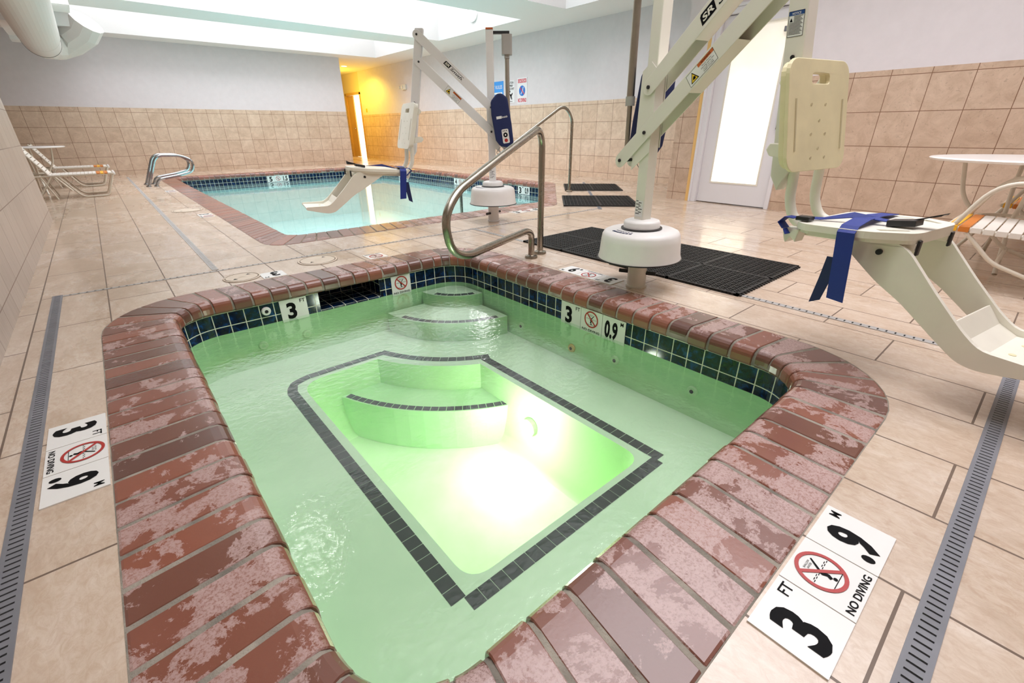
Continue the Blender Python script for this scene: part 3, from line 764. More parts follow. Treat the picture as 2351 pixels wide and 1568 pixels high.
# ------------------------------------------------------------------ rubber mats
def mat_(x, y, sx, sy, rot, label, name='rubber_mat'):
    e = empty(name, (x, y, 0), rot, label, 'mat', None)
    h = .014; bm = BM(); n = 20
    for a, b, c, d in ((-sx/2, sx/2, -sy/2, -sy/2+.018), (-sx/2, sx/2, sy/2-.018, sy/2), (-sx/2, -sx/2+.018, -sy/2, sy/2), (sx/2-.018, sx/2, -sy/2, sy/2), (-sx/2, sx/2, -.012, .012), (-.012, .012, -sy/2, sy/2)):
        box(bm, a, b, c, d, .0, h+.001)
    for i in range(1, n*2):
        if i % 1 == 0:
            u = -sx/2+sx*i/(n*2); wv = .0085
            box(bm, u-wv/2, u+wv/2, -sy/2, sy/2, .003, h)
            u = -sy/2+sy*i/(n*2); box(bm, -sx/2, sx/2, u-wv/2, u+wv/2, .003, h*.96)
    obj('lattice', bm, M['rubber'], e)
    bm = BM()
    for i in range(0, n*2, 2):
        for j in range(0, n*2, 2):
            u = -sx/2+sx*(i+.5)/(n*2)+ (sx/(n*4)); v = -sy/2+sy*(j+.5)/(n*2)+(sy/(n*4))
            if abs(u) > sx/2-.02 or abs(v) > sy/2-.02: continue
            cyl(bm, (u, v, h*.8), (u, v, h+.0035), .009, .007, 6)
    obj('grip_stud', bm, M['rubber'], e)['kind'] = 'stuff'
    bm = BM(); box(bm, -sx/2+.01, sx/2-.01, -sy/2+.01, sy/2-.01, .0005, .003); obj('shade_sheet', bm, M['hole_shade'], e)  # near-black sheet paints the shade inside the mat holes
    bm = BM()
    for i in range(26):
        u = -sx/2+sx*(i+.5)/26; box(bm, u-.009, u+.009, -sy/2-.014, -sy/2+.002, .001, h*.8)
    obj('interlocking_edge', bm, M['rubber'], e)
mat_(3.19, 2.555, .94, .94, 0, 'large black rubber mat behind the near lift, farther one by the steel rail')
mat_(3.18, 1.56, .95, .97, 0, 'large black rubber mat behind the near lift, closer one by the drain')
mat_(6.40, 5.36, .93, .93, R(45), 'small far black mat beyond the tall pool handrail')
mat_(5.20, 4.22, .98, .98, R(45), 'small far black mat just in front of the tall pool handrail')

# ------------------------------------------------------------------ handrails
def rail(name, base, ang, pts, r, bases, mat, label, fl=.05, group=None):
    e = empty(name, (*base, 0), ang, label, 'handrail', group)
    bm = BM(); tube(bm, pts, r, 16); obj('rail_tube', bm, M[mat], e, smooth=True)
    for x, y in bases:
        bm = BM(); lathe(bm, (x, y, 0), [(fl,0),(fl,.012),(fl*.92,.02),(fl*.62,.022),(r*1.02,.026)], 28); obj('base_flange', bm, M[mat], e, smooth=True)
    return e
dz = .075/.19
pts = [V(0,0,-.005), V(0,0,.40), V(0,0,.77), V(.02,0,.86), V(.075,0,.895), V(.14,0,.885)]
pts = fillet([V(0,0,0), V(0,0,.84), V(.06,0,.925), V(.60,0,.765), V(1.12,0,.60), V(1.25,0,.47), V(1.20,0,.28), V(1.05,0,.215), V(.24,0,.225), V(.16,0,.19), V(.16,0,0)], [0,.1,.12,0.2,.16,.14,.14,.12,.06,.05,0], 8)
rail('spa_handrail', (2.55, 2.63), math.atan2(-.35, -.94), pts, .0245, ((0,0),(.16,0)), 'steel', 'thick brushed steel handrail looping over far corner of hot tub')
pts = fillet([V(0,0,0), V(0,0,1.08), V(.15,0,1.25), V(1.70,0,.27), V(1.82,0,.12), V(1.82,0,-.5)], [0,.16,.2,.15,.1,0], 8)
rail('pool_handrail', (5.70, 5.23), math.atan2(.3, -.9), pts, .022, ((0,0),), 'steel', 'tall steel handrail sloping down into the far pool steps')
pl = fillet([V(0,0,0), V(.24,0,.53), V(.62,0,.52), V(.80,0,.42), V(.76,0,.23), V(.52,0,.17), V(.18,0,.12), V(.12,0,0)], [0,.12,.14,.14,.12,.08,.08,0], 8)
rail('ladder_rail', (.62, 11.1), 0, pl, .025, ((0,0),(.12,0)), 'chrome', 'nearer chrome ladder rail at the far left pool edge', .04, 'chrome ladder rails')
rail('ladder_rail', (.62, 11.62), 0, pl, .025, ((0,0),(.12,0)), 'chrome', 'farther chrome ladder rail at the far left pool edge', .04, 'chrome ladder rails')

# ------------------------------------------------------------------ pool lifts
def lift(base, ang, th, s, ks, chair_off, chair_rot, label, wl=.185, wb=.15, xs=.435, by=0, kl=1.12, tf=.075, cz=0, sh=.16):
    """local frame: +x = arm direction, +y = left of it; s = side facing the camera (+1 / -1)"""
    L = empty('pool_lift', (*base, 0), R(ang), label, 'pool lift')
    P = lambda n, bm, m, par=L, **k: obj(n, bm, M['powder_white' if (m == 'powder' and s > 0) else m], par, **k)
    bm = BM(); cyl(bm, (0,0,-.0), (0,0,.20), .058, n=32); cyl(bm, (0,0,0), (0,0,.01), .066, n=32); P('anchor_pedestal', bm, 'powder', smooth=True)
    for q in (-1, 1):
        pa = R((-68 if s < 0 else 12)-ang); pd = V(math.cos(pa), math.sin(pa), 0)*q
        bm = BM(); cyl(bm, pd*.05+V(0,0,.09), pd*.115+V(0,0,.09), .0125, n=16); P('locking_pin', bm, 'blackpl', smooth=True)
    bm = BM(); lathe(bm, (0,0,0), [(.055,.195),(.245,.190),(.252,.192),(.245,.22),(.238,.30),(.232,.335),(.222,.352),(.20,.362),(.12,.366),(.05,.366)], 64); P('base_cover', bm, 'white_pl', smooth=True)
    bm = BM(); lathe(bm, (0,0,0), [(.246,.186),(.256,.188),(.256,.194),(.246,.196)], 64); P('cover_trim', bm, 'blackpl')
    bm = BM()
    for i in range(7):
        a0 = R(150-ang+i*7); a1 = R(150-ang+i*7+5); flat(bm, [[(.19*math.cos(a0),.19*math.sin(a0)),(.19*math.cos(a1),.19*math.sin(a1)),(.172*math.cos(a1),.172*math.sin(a1)),(.172*math.cos(a0),.172*math.sin(a0))]], lambda u, v: V(u, v, .3645))
        flat(bm, [[(.16*math.cos(a0),.16*math.sin(a0)),(.16*math.cos(a1),.16*math.sin(a1)),(.152*math.cos(a1),.152*math.sin(a1)),(.152*math.cos(a0),.152*math.sin(a0))]], lambda u, v: V(u, v, .3665))
    P('blue_print', bm, 'navyfab')
    bm = BM(); lathe(bm, (0,0,0), [(.112,.366),(.122,.367),(.122,.374),(.108,.376)], 48); P('collar_gasket', bm, 'blackpl')
    bm = BM(); lathe(bm, (0,0,0), [(.108,.366),(.108,.405),(.102,.415),(.088,.42),(.03,.425)], 48); P('swivel_collar', bm, 'white_pl', smooth=True)
    bm = BM(); box(bm, -.036, .036, -.036, .036, .41, 1.775); mast = P('mast', bm, 'powder', bevel=.006)
    bm = BM(); box(bm, -.034, .034, -.037, .037, 1.776, 1.79); P('mast_cap', bm, 'stickero', mast)
    # label low on the mast, camera side
    rv = V(1,0,0) if s < 0 else V(-1,0,0)
    fr = frame(V(0, s*.0365, .49), rv, (0,0,1))
    st = poly('spec_label', rc(-.03,.03,-.05,.045), fr, M['marker'], L)
    bm = BM()
    for i in range(9):
        w = .018+.012*((i*7) % 3)/2
        flat(bm, [rc(-.026+.02*(i % 2), -.026+.02*(i % 2)+w, .038-.009*i, .042-.009*i)], lambda u, v: fr @ V(u, v, .0006))
    obj('print', bm, M['ink'], st)
    # pivot bracket plates
    sg = .2215; t = R(th); ux, uz = math.cos(t), math.sin(t)
    for q in (-1, 1):
        bm = BM(); yprism(bm, [[(-.09,.70),(.04,.80),(.045,1.20),(-.0,1.24),(-.06,1.20),(-.075,.82)]], q*.037, q*.041) if q == s else box(bm, -.05, .04, q*.037, q*.041, .82, 1.2)
        P('pivot_bracket', bm, 'powder')
    Lh = .92
    def armb(name, z0, a0, a1):
        bm = BM(); hh = .040
        for q in (-1, 1):
            lp = []
            for i in range(9): a = PI/2+PI*i/8; lp.append((a0+hh*math.cos(a), hh*math.sin(a)))
            for i in range(9): a = -PI/2+PI*i/8; lp.append((a1+hh*math.cos(a), hh*math.sin(a)))
            f = lambda y: (lambda u, v: V(u*ux-v*uz, y, z0+u*uz+v*ux))
            prism(bm, [lp], f(q*.044), f(q*.049))
        f = lambda w: (lambda u, v: V(u*ux-w*uz, v, z0+u*uz+w*ux))
        prism(bm, [rc(max(a0, .10), a1-.09, -.046, .046)], f(hh-.005), f(hh-.001))
        prism(bm, [rc(max(a0, .32), a1-.30, -.046, .046)], f(-hh+.001), f(-hh+.005))
        arm = P(name, bm, 'powder', bevel=.002)
        for u in ([a0, 0] if a0 < -.1 else [0])+[a1]:
            p = V(u*ux, 0, z0+u*uz); bm = BM(); cyl(bm, p+V(0,-.056,0), p+V(0,.056,0), .0095, n=14); P('pivot_bolt', bm, 'blackpl', arm)
        return arm
    la = armb('lower_arm', .90, -.235, Lh); ua = armb('upper_arm', .90+sg, 0, Lh)
    # lettering: frame along the arm, on the camera side
    def armframe(z0, d, w=0):
        ax = V(ux,0,uz); nn = V(-uz,0,ux)
        r_ = ax if s < 0 else -ax
        return frame(V(d*ux-w*uz, s*.0492, z0+d*uz+w*ux), r_, nn)
    # maker lettering on upper arm
    f = armframe(.90+sg, .53 if s < 0 else .47) @ Matrix.Scale(1.3 if s < 0 else 1.0, 4)
    lg = empty('maker_logo', (0,0,0)); lg.parent = ua
    poly('logo_block', [(-.118,-.018),(-.052,-.018),(-.045,.018),(-.105,.018),(-.112,.012)], f, M['ink'], lg)
    text('logo_letters', 'SR', f @ Matrix.Translation((-.082,0,.0004)), .052, .022, M['powder'], lg, .03, .2)
    text('logo_letters', 'Smith.', f @ Matrix.Translation((.035,-.004,0)), .150, .026, M['ink'], lg, .01, .35)
    poly('logo_bar', rc(-.05,.11,.0145,.018), f, M['ink'], lg)
    # warning sticker on lower arm
    f = armframe(.90, .43 if s < 0 else .50)
    sk = poly('warning_sticker', rc(-.085,.085,-.03,.03), f, M['marker'], la)
    poly('sticker_outline', rc(-.086,.086,-.031,.031), f, M['ink'], sk, .0006, [rc(-.0845,.0845,-.0295,.0295)])
    sgn = 1
    poly('hazard_triangle', [(-.076,-.022),(-.026,-.022),(-.051,.024)], f, M['ink'], sk, .0008)
    poly('hazard_triangle', [(-.070,-.019),(-.032,-.019),(-.051,.017)], f, M['stickery'], sk, .0012)
    poly('hazard_hand', [(-.060,-.012),(-.044,-.014),(-.040,-.004),(-.050,.002),(-.056,-.004)], f, M['ink'], sk, .0016)
    poly('warning_band', rc(-.012,.0845,.014,.0295), f, M['stickero'], sk, .0008)
    text('warning_word', 'WARNING', f @ Matrix.Translation((.038,.0215,.0006)), .06, .009, M['ink'], sk, .02)
    text('warning_text', 'Pinch Points.\nMoving parts can\ncrush or cut.\nKEEP CLEAR.', f @ Matrix.Translation((.036,-.008,.0004)), .078, .034, M['ink'], sk)
    # actuator
    pe = V(-.235*ux, 0, .90-.235*uz); top = V(-.165, -.02, 1.56)
    bm = BM(); cyl(bm, pe, pe.lerp(top, .42), .014, n=20); P('actuator_rod', bm, 'shaft', smooth=True)
    bm = BM(); cyl(bm, pe.lerp(top, .38), top, .0215, n=24); P('actuator_tube', bm, 'shaft', smooth=True)
    bm = BM(); cyl(bm, pe.lerp(top, .36), pe.lerp(top, .42), .026, n=24); P('actuator_coupling', bm, 'motor', smooth=True)
    bm = BM(); zprism(bm, [rrect(-.215,-.115,-.075,.035,.02,4)], 1.575, 1.74); zprism(bm, [rrect(-.19,-.14,-.05,.01,.012,4)], 1.545, 1.58); P('actuator_motor', bm, 'motor', bevel=.008)
    bm = BM(); cyl(bm, (-.165,-.065,1.755), (-.165,.025,1.755), .009, n=12); box(bm, -.19, -.03, -.02, .02, 1.742, 1.765); P('motor_mount', bm, 'blackpl')
    # covered battery and control unit
    bm = BM(); lp = [(-.06,1.235),(-.11,1.24),(-.165,1.20),(-.205,.97),(-.225,.80),(-.19,.755),(-.09,.765),(-.045,.82),(-.005,1.05),(.0,1.17)]
    yprism(bm, [lp], .045, .165); cv = P('control_box_cover', bm, 'navyfab', bevel=.02, bseg=4)
    fr = frame(V(-.145, .1655, .86), (-1,0,0), (0,0,1)) @ Matrix.Rotation(R(8), 4, 'Z')
    rm = poly('hand_control', rrect(-.034,.034,-.065,.065,.012,4), fr, M['remote'], cv, .002)
    poly('control_pad', circ(.022, 20, 0, .012), fr, M['ink'], rm, .003); poly('stop_button', circ(.017, 20, 0, -.038), fr, M['red'], rm, .0035)
    poly('control_pad_centre', circ(.008, 12, 0, .012), fr, M['remote'], rm, .0036)
    for i in range(3): poly('indicator', rc(-.022+.016*i,-.014+.016*i,.045,.054), fr, M['ink'], rm, .003)
    fr = frame(V(-.105, .1655, 1.03), (-1,0,0), (0,0,1)) @ Matrix.Rotation(R(8), 4, 'Z')
    poly('cover_logo_block', rc(-.05,.0,-.012,.012), fr, M['marker'], cv, .001); text('cover_logo', 'SRSmith', fr @ Matrix.Translation((.01,0,.0008)), .10, .018, M['marker'], cv, .02, .3)
    bm = BM(); tube(bm, catmull([V(-.10,.08,.77), V(-.05,.09,.70), V(-.14,.08,.70), V(-.17,.07,.76), V(-.12,.07,.73)], 8), .003, 6); P('coiled_cable', bm, 'motor')
    # chair post
    X = Lh*ux
    bm = BM(); yprism(bm, [[(X+a+(1.65-b)*sh, b) for a, b in ((-.038,1.79),(.038,1.79),(.042,1.0),(.036,.74),(-.01,.66),(-.042,.72))]], -.034, .034); post = P('seat_post', bm, 'powder', bevel=.005)
    if s < 0:
        fr = frame(V(X+.038, s*.0345, 1.285), rv, (-.11*1,0,1)); nt = poly('notice_sticker', rc(-.03,.03,-.043,.043), fr, M['marker'], post)
        poly('notice_outline', rc(-.031,.031,-.044,.044), fr, M['ink'], nt, .0006, [rc(-.0295,.0295,-.0425,.0425)])
        poly('notice_band', rc(-.0295,.0295,.029,.0425), fr, M['noticeb'], nt, .0008); text('notice_word', 'NOTICE', fr @ Matrix.Translation((0,.0355,.0008)), .034, .008, M['marker'], nt, .01)
        bm = BM()
        for i in range(15):
            a = -.027 if i > 4 else -.010; b = .026-.004*((i*5) % 3)
            flat(bm, [rc(a, b, .0245-.0043*i, .0262-.0043*i)], lambda u, v: fr @ V(u, v, .0008))
        flat(bm, [[(-.026,.008),(-.014,.008),(-.020,.022)]], lambda u, v: fr @ V(u, v, .0009))
        obj('notice_text', bm, M['ink'], nt)
    for z_ in (1.17, .93, .83): bm = BM(); cyl(bm, (X+(1.65-z_)*sh,-.04,z_), (X+(1.65-z_)*sh,.04,z_), .008, n=12); P('post_bolt', bm, 'blackpl', post)
    # ---- chair
    CH = empty('seat_assembly', (X, chair_off, cz), R(chair_rot)); CH.parent = L
    def tilt(bm):
        for v in bm.verts:
            if v.co.z < .62 and v.co.x > .25*ks: v.co.z += tf*(v.co.x-.25*ks)
    def Q(n, bm, m, par=None, **kw):
        tilt(bm); return obj(n, bm, M[m], par or CH, **kw)
    k = ks
    bm = BM()
    out = [(a, b) for a, b in rrect(-.214, .208, 0, .412, .055, 5)]
    slot = rrect(-.062, .062, .325, .362, .012, 3)
    hz0 = .752
    def bk(off):
        return lambda u, v: V((.205-.085*v/.4+off)*k if off < 0 else (.205-.085*v/.4)*k+off, u+by, hz0+v)
    prism(bm, [out, slot], bk(0), bk(.016)); prism(bm, [[(a*.96, .01+b*.95) for a, b in out], slot], bk(-.028), bk(0))
    br = Q('backrest', bm, 'aged' if s < 0 else 'seatpl', bevel=.006)
    dm = plain('shaded_dimple_plastic', (.60,.53,.34) if s < 0 else (.66,.63,.55), .5)  # darker copy of the backrest plastic paints shade into dimples and grooves
    for (u, v) in ((-.06,.25),(.04,.25),(.0,.19),(-.055,.14),(.045,.14),(.0,.085),(-.05,.05),(.05,.05)):
        c = bk(.0168)(u, v); bm = BM(); cyl(bm, c+V(-.001,0,0), c+V(.0012,0,0), .006, n=10); obj('dimple', bm, dm, br)
    for u in (-.165, .165):
        c0 = bk(.0165)(u, .08); c1 = bk(.0165)(u, .27); bm = BM(); tube(bm, [c0, c1], .004, 6); obj('moulded_groove', bm, dm, br)
    for q, z_ in ((-1,1.08),(1,1.08),(-1,.83),(1,.83)):
        bm = BM()
        xe = .150-.2125*(z_-.83); lp = [(.08,z_-.02),(xe,z_-.028),(xe-.01,z_+.028),(.075,z_+.03),(.06,z_+.005)]; yprism(bm, [[(a*k, b) for a, b in lp]], q*.13-.02+by, q*.13+.02+by)
        Q('mounting_bracket', bm, 'seatpl', bevel=.006)
    for q in (-.105, .085):
        bm = BM(); tube(bm, fillet([V(.145*k,q,.98), V(.165*k,q,.62), V(.215*k,q,.535), V(.36*k,q,.525)], [0,.12,.10,0], 8), .0205, 16); Q('frame_tube', bm, 'seatpl', smooth=True)
    # seat
    def sp(pts): return [(a*k, b) for a, b in pts]
    so = [(.285,-.20),(.33,-.235),(.58,-.235),(.70,-.17),(.715,-.13),(.715,.13),(.70,.17),(.58,.235),(.33,.235),(.285,.20)]
    so = [(p.x, p.y) for p in fillet([V(*so[0],0)]+[V(*p,0) for p in so[1:]]+[V(*so[0],0)], .03, 3)[:-1]]
    holes = [sp([(p[0], p[1]) for p in [(.60,-.185),(.675,-.13),(.665,-.115),(.575,-.165)]]), sp([(.60,.185),(.575,.165),(.665,.115),(.675,.13)]), sp(rrect(.42,.60,.185,.205,.008,2)) if 0 else sp(rc(.40,.55,.178,.195)), sp(rc(.56,.68,-.02,.02)) if 0 else sp(rc(.50,.60,.04,.062))]
    bm = BM(); zprism(bm, [sp(so)] + holes, .535, .562); seat = Q('seat', bm, 'seatpl', bevel=.008, bseg=3)
    bm = BM(); zprism(bm, [[(.02+a*.97, b*.96) for a, b in sp(so)]], .522, .537); Q('seat_pan', bm, 'seatpl')
    # leg side plates and foot rest
    side = [(.40,.528),(.66,.528),(.70,.50),(.80,.37),(.89,.262),(.94,.215),(1.12,.20),(1.125,.175),(1.0,.150),(.945,.143),(.90,.155),(.83,.215),(.72,.315),(.63,.375),(.55,.435),(.46,.505)]
    lx = lambda a: a*k if a < .66 else .66*k+(a-.66)*kl
    side = [(lx(a), b) for a, b in side]
    sv = [(p.x, p.y) for p in fillet([V(*side[0],0)]+[V(*p,0) for p in side[1:]]+[V(*side[0],0)], .03, 3)[:-1]]
    for q in (-1, 1):
        bm = BM(); yprism(bm, [sv], q*(wl-.01), q*(wl+.01)); Q('leg_support', bm, 'seatpl', bevel=.004)
        bm = BM(); cyl(bm, (.615*k,q*(wl-.015),.485), (.615*k,q*(wl+.017),.485), .011, n=16); Q('side_bolt', bm, 'blackpl')
        bm = BM(); box(bm, .712*k, .722*k, q*wb-.011, q*wb+.011, .480, .535); Q('tube_end_cap', bm, 'blackpl', bevel=.004)
        bm = BM(); box(bm, .25*k, .712*k, q*wb-.012, q*wb+.012, .498, .524); Q('seat_rail', bm, 'seatpl', bevel=.004)
    bm = BM(); fp = [(.86,.285),(.90,.225),(.95,.192),(1.12,.190),(1.12,.180),(.945,.180),(.895,.213),(.852,.278)]
    yprism(bm, [[(lx(a), b) for a, b in fp]], -wl+.01, wl-.01); ft = Q('foot_plate', bm, 'seatpl', bevel=.002)
    for q in (-.06, .06):
        bm = BM(); cyl(bm, (lx(.99),q,.190), (lx(.99),q,.1935), .010, n=12); tilt(bm); obj('foot_drain_hole', bm, M['aged'], ft)
    bm = BM(); yprism(bm, [[(a*k, b) for a, b in ((.22,.53),(.30,.53),(.29,.475),(.265,.495),(.245,.468),(.235,.485))]], s*.17-.03, s*.17+.03); Q('rear_seat_hook', bm, 'seatpl', bevel=.004)
    # seat belt
    def ribbon(bm, pts, w, th=.003):
        """pts: list of (centre, width direction)"""
        rg = []
        for c, d in pts:
            c = Vector(c); d = Vector(d).normalized()*w/2; rg.append([bm.verts.new(c-d), bm.verts.new(c+d)])
        for a, b in zip(rg, rg[1:]): bm.faces.new([a[0], a[1], b[1], b[0]])
    belt = empty('seat_belt', (0,0,0)); belt.parent = CH
    def solid(o, t=.003): m = o.modifiers.new('thick', 'SOLIDIFY'); m.thickness = t; m.offset = 0
    xb = xs*k; w = .062
    bm = BM(); ribbon(bm, [((xb-.05,s*-.205,.568),(1,.1,0)), ((xb-.03,s*-.03,.582),(1,0,0)), ((xb-.01,s*.12,.585),(1,0,0)), ((xb,s*.215,.572),(1,0,0)), ((xb+.005,s*.246,.55),(1,0,0)), ((xb+.018,s*.25,.45),(1,0,0)), ((xb+.035,s*.252,.29),(1,0,-.1))], w); solid(Q('lap_strap', bm, 'blue', belt))
    bm = BM(); ribbon(bm, [((xb-.02,s*.235,.45),(1,0,0)), ((xb-.03,s*.232,.36),(1,0,0)), ((xb-.045,s*.235,.262),(1,0,.5))], w*.7); solid(Q('lap_strap', bm, 'navyfab', belt))
    bm = BM(); ribbon(bm, [((.24*k,s*.19,.575),(0,1,.1)), ((.34*k,s*.12,.571),(0,1,.2)), ((.44*k,s*.09,.592),(0,1,.8)), ((.52*k,s*.07,.585),(0,1,.2)), ((.60*k,s*.06,.575),(0,1,0))], .03); solid(Q('buckle_strap', bm, 'blue', belt))
    bm = BM(); ribbon(bm, [((.235*k,s*.20,.53),(0,1,0)), ((.215*k,s*.21,.555),(0,1,0)), ((.235*k,s*.20,.578),(0,1,0)), ((.27*k,s*.19,.574),(0,1,0))], .05); ribbon(bm, [((.24*k,s*.20,.53),(0,1,0)), ((.26*k,s*.21,.510),(0,1,0))], .05); solid(Q('anchor_loop', bm, 'blue', belt))
    bm = BM(); m = Matrix.Translation((.62*k, s*.06, .580)) @ Matrix.Rotation(R(-6), 4, 'Y')
    box(bm, -.045, .045, -.032, .032, -.012, .010, m); m2 = Matrix.Translation((.68*k, s*.04, .603)) @ Matrix.Rotation(R(-22), 4, 'Y')
    box(bm, -.05, .05, -.026, .026, -.004, .004, m2); Q('buckle', bm, 'blackpl', belt, bevel=.004)
    bm = BM(); box(bm, .27*k, .33*k, s*.18-.022, s*.18+.022, .565, .583); Q('slide_adjuster', bm, 'blackpl', belt, bevel=.004)
    return L
lift((2.43, 1.61), -100, 40.0, -1, .93, .105, -1, 'near white pool lift with aged cream backrest standing beside the hot tub', .165, .13, .505, -.05, 1.15, .025, -.005, .11)
bpy.data.objects['pool_lift'].rotation_euler = (R(.8), R(-.5), R(-100))
lift((3.18, 4.03), 140, 42.0, 1, 1.15, .0, 28, 'far white pool lift with navy cover, its seat hanging over the pool', .185, .15, .29, 0)

# ------------------------------------------------------------------ furniture
def straps(bm_w, bm_o, bm_y, x0, x1, y0, y1, z, n, warm, along='x', th=.006, sag=0):
    for i in range(n):
        a = x0+(x1-x0)*(i+.06)/n; b = x0+(x1-x0)*(i+.94)/n
        t = bm_w if i not in warm else (bm_o if warm[i] == 'o' else bm_y)
        box(t, a, b, y0, y1, z-th, z+th)
def lounger(x, y, label):
    e = empty('sun_lounger', (x, y, 0), 0, label, 'lounger', None)
    w = .56
    for q in (0, w):
        bm = BM(); tube(bm, [V(-1.0,q,.33), V(0,q,.33)], .0125, 10); obj('side_rail', bm, M['frame'], e, smooth=True)
    bm = BM(); tube(bm, fillet([V(-.66,0,.32), V(-.47,0,.014), V(-.15,0,.014), V(-.02,0,.32), V(-.02,w,.32), V(-.15,w,.014), V(-.47,w,.014), V(-.66,w,.32)], [0,.08,.05,.03,.03,.05,.08,0], 5), .0125, 10); obj('sled_leg', bm, M['frame'], e, smooth=True)
    for q in (0, w):
        bm = BM(); tube(bm, [V(-.86,q,.33), V(-.76,q,0)], .011, 8); obj('rear_leg', bm, M['frame'], e, smooth=True)
        bm = BM(); tube(bm, [V(-.74,q,.33), V(-.86,q,.0) + V(-.12,0,0)], .011, 8); obj('rear_leg', bm, M['frame'], e, smooth=True)
        bm = BM(); tube(bm, [V(-.76,q,.34), V(-.98,q,.74)], .0125, 8); obj('back_rail', bm, M['frame'], e, smooth=True)
    bw, bo, by = BM(), BM(), BM()
    straps(bw, bo, by, -.78, -.03, -.015, w+.015, .34, 16, {12: 'o', 13: 'y', 14: 'o'})
    obj('seat_strap', bw, M['strap'], e); obj('orange_strap', bo, M['orange'], e); obj('yellow_strap', by, M['yellow'], e)
    bm = BM(); m = Matrix.Translation((-.76,0,.34)) @ Matrix.Rotation(R(61), 4, 'Y')
    for i in range(8): box(bm, -.44+.054*i, -.395+.054*i, -.015, w+.015, -.005, .005, m)
    obj('back_strap', bm, M['strap'], e)
    bm = BM(); box(bm, -.015, .012, -.02, w+.02, .315, .35); obj('foot_end_cap', bm, M['tabletop'], e, bevel=.005)
    return e
lounger(.17, 9.92, 'nearer white strap sun lounger past end of left tiled wall')
lounger(.16, 11.95, 'farther white strap sun lounger against the back wall corner')
def table(x, y, r, z, label):
    e = empty('patio_table', (x, y, 0), 0, label, 'table')
    bm = BM(); lathe(bm, (0,0,0), [(0,z-.02),(r*.93,z-.022),(r*.985,z-.018),(r,z-.006),(r*.985,z),(r*.9,z+.002),(0,z+.002)], 56); obj('tabletop', bm, M['tabletop'], e, smooth=True)
    for i in range(4):
        a = R(100+90*i); d = V(math.cos(a), math.sin(a), 0)
        bm = BM(); tube(bm, fillet([d*(r*.62)+V(0,0,z-.02), d*(r*.52)+V(0,0,.45), d*(r*.30)+V(0,0,.32), d*(r*.75)+V(0,0,.0)], [0,.1,.1,0], 5), .014, 10); obj('table_leg', bm, M['frame'], e, smooth=True)
    bm = BM(); lathe(bm, (0,0,0), [(r*.26,.31),(r*.30,.31),(r*.30,.33),(r*.26,.33),(r*.26,.31)], 24); obj('leg_ring', bm, M['frame'], e)
    return e
table(-.80, 11.2, .48, .72, 'round white patio table among the loungers at far left')
table(4.86, .20, .55, .72, 'round white patio table by the right tiled wall')
def sling(x, y, label, rot=0, full=True):
    e = empty('strap_chair', (x, y, 0), rot, label, 'chair', None); w = .58
    for q in (0, w):
        bm = BM(); tube(bm, fillet([V(q,.62,.0), V(q,.44,.34), V(q,.30,.635), V(q,-.18,.60), V(q,-.22,.57)], [0,0,.14,.05,0], 7), .0135, 12); obj('arm_loop', bm, M['frame'], e, smooth=True)
        bm = BM(); tube(bm, fillet([V(q,.46,.355), V(q,0,.33), V(q,-.10,.36), V(q,-.36,.92)], [0,.05,.08,0], 5), .0135, 12); obj('seat_rail', bm, M['frame'], e, smooth=True)
        bm = BM(); tube(bm, fillet([V(q,.36,.33), V(q,.20,.17), V(q,-.30,.0)], [0,.05,0], 5), .012, 10); obj('rear_leg', bm, M['frame'], e, smooth=True)
    bm = BM(); tube(bm, [V(0,.46,.35), V(w,.46,.35)], .0135, 12); obj('front_crossbar', bm, M['frame'], e, smooth=True)
    bm = BM(); tube(bm, [V(0,.18,.16), V(w,.18,.16)], .011, 10); obj('lower_crossbar', bm, M['frame'], e, smooth=True)
    bw, bo, by = BM(), BM(), BM()
    for i in range(9):
        b0 = .455-.056*i; t = by if i == 0 else (bo if i == 1 else bw); zc = .365-.002*i
        box(t, -.016, w+.016, b0-.05, b0, zc-.005, zc+.004); box(t, -.018, -.012, b0-.05, b0, zc-.03, zc+.003); box(t, w+.012, w+.018, b0-.05, b0, zc-.03, zc+.003)
    obj('seat_strap', bw, M['strap'], e, bevel=.004); obj('orange_strap', bo, M['orange'], e, bevel=.004); obj('yellow_strap', by, M['yellow'], e, bevel=.004)
    bm = BM(); m = Matrix.Translation((0,-.11,.38)) @ Matrix.Rotation(R(25), 4, 'X')
    for i in range(9): box(bm, -.016, w+.016, -.005, .005, .03+.056*i, .08+.056*i, m)
    obj('back_strap', bm, M['strap'], e)
    return e
sling(3.93, -.05, 'white strap patio chair with yellow and orange front, behind near lift')
sling(5.35, -.18, 'farther patio chair with orange front strap, mostly cut by right edge')

# ------------------------------------------------------------------ wall signs and fixtures
def board(name, y, z, w, h, label, mat='sign'):
    e = empty(name, (XR-.003, y, z), 0, label, 'sign'); fr = frame(V(0,0,0), (0,-1,0), (0,0,1))
    bm = BM(); zprism(bm, [rc(-w/2,w/2,-h/2,h/2)], -.002, .004, fr); obj('sign_board', bm, M[mat], e)
    return e, fr @ Matrix.Translation((0,0,.0045))
e, f = board('no_diving_sign', 8.78, 1.72, .33, .52, 'white CAUTION NO DIVING wall sign with round blue symbol')
poly('caution_band', rc(-.14,.14,.16,.235), f, M['signred'], e); text('caution_word', 'CAUTION!', f @ Matrix.Translation((0,.197,.001)), .25, .055, M['sign'], e, .02)
poly('blue_disc', circ(.105, 32), f, M['signblue'], e, .001); poly('slash', [(-.075,.065),(-.06,.08),(.075,-.065),(.06,-.08)], f, M['signred'], e, .003)
poly('diver_symbol', [(-.05,-.06),(.01,.01),(.03,.08),(.05,.075),(.03,-.0),(.06,-.05),(.04,-.06),(.0,-.02),(-.03,-.075)], f, M['sign'], e, .002)
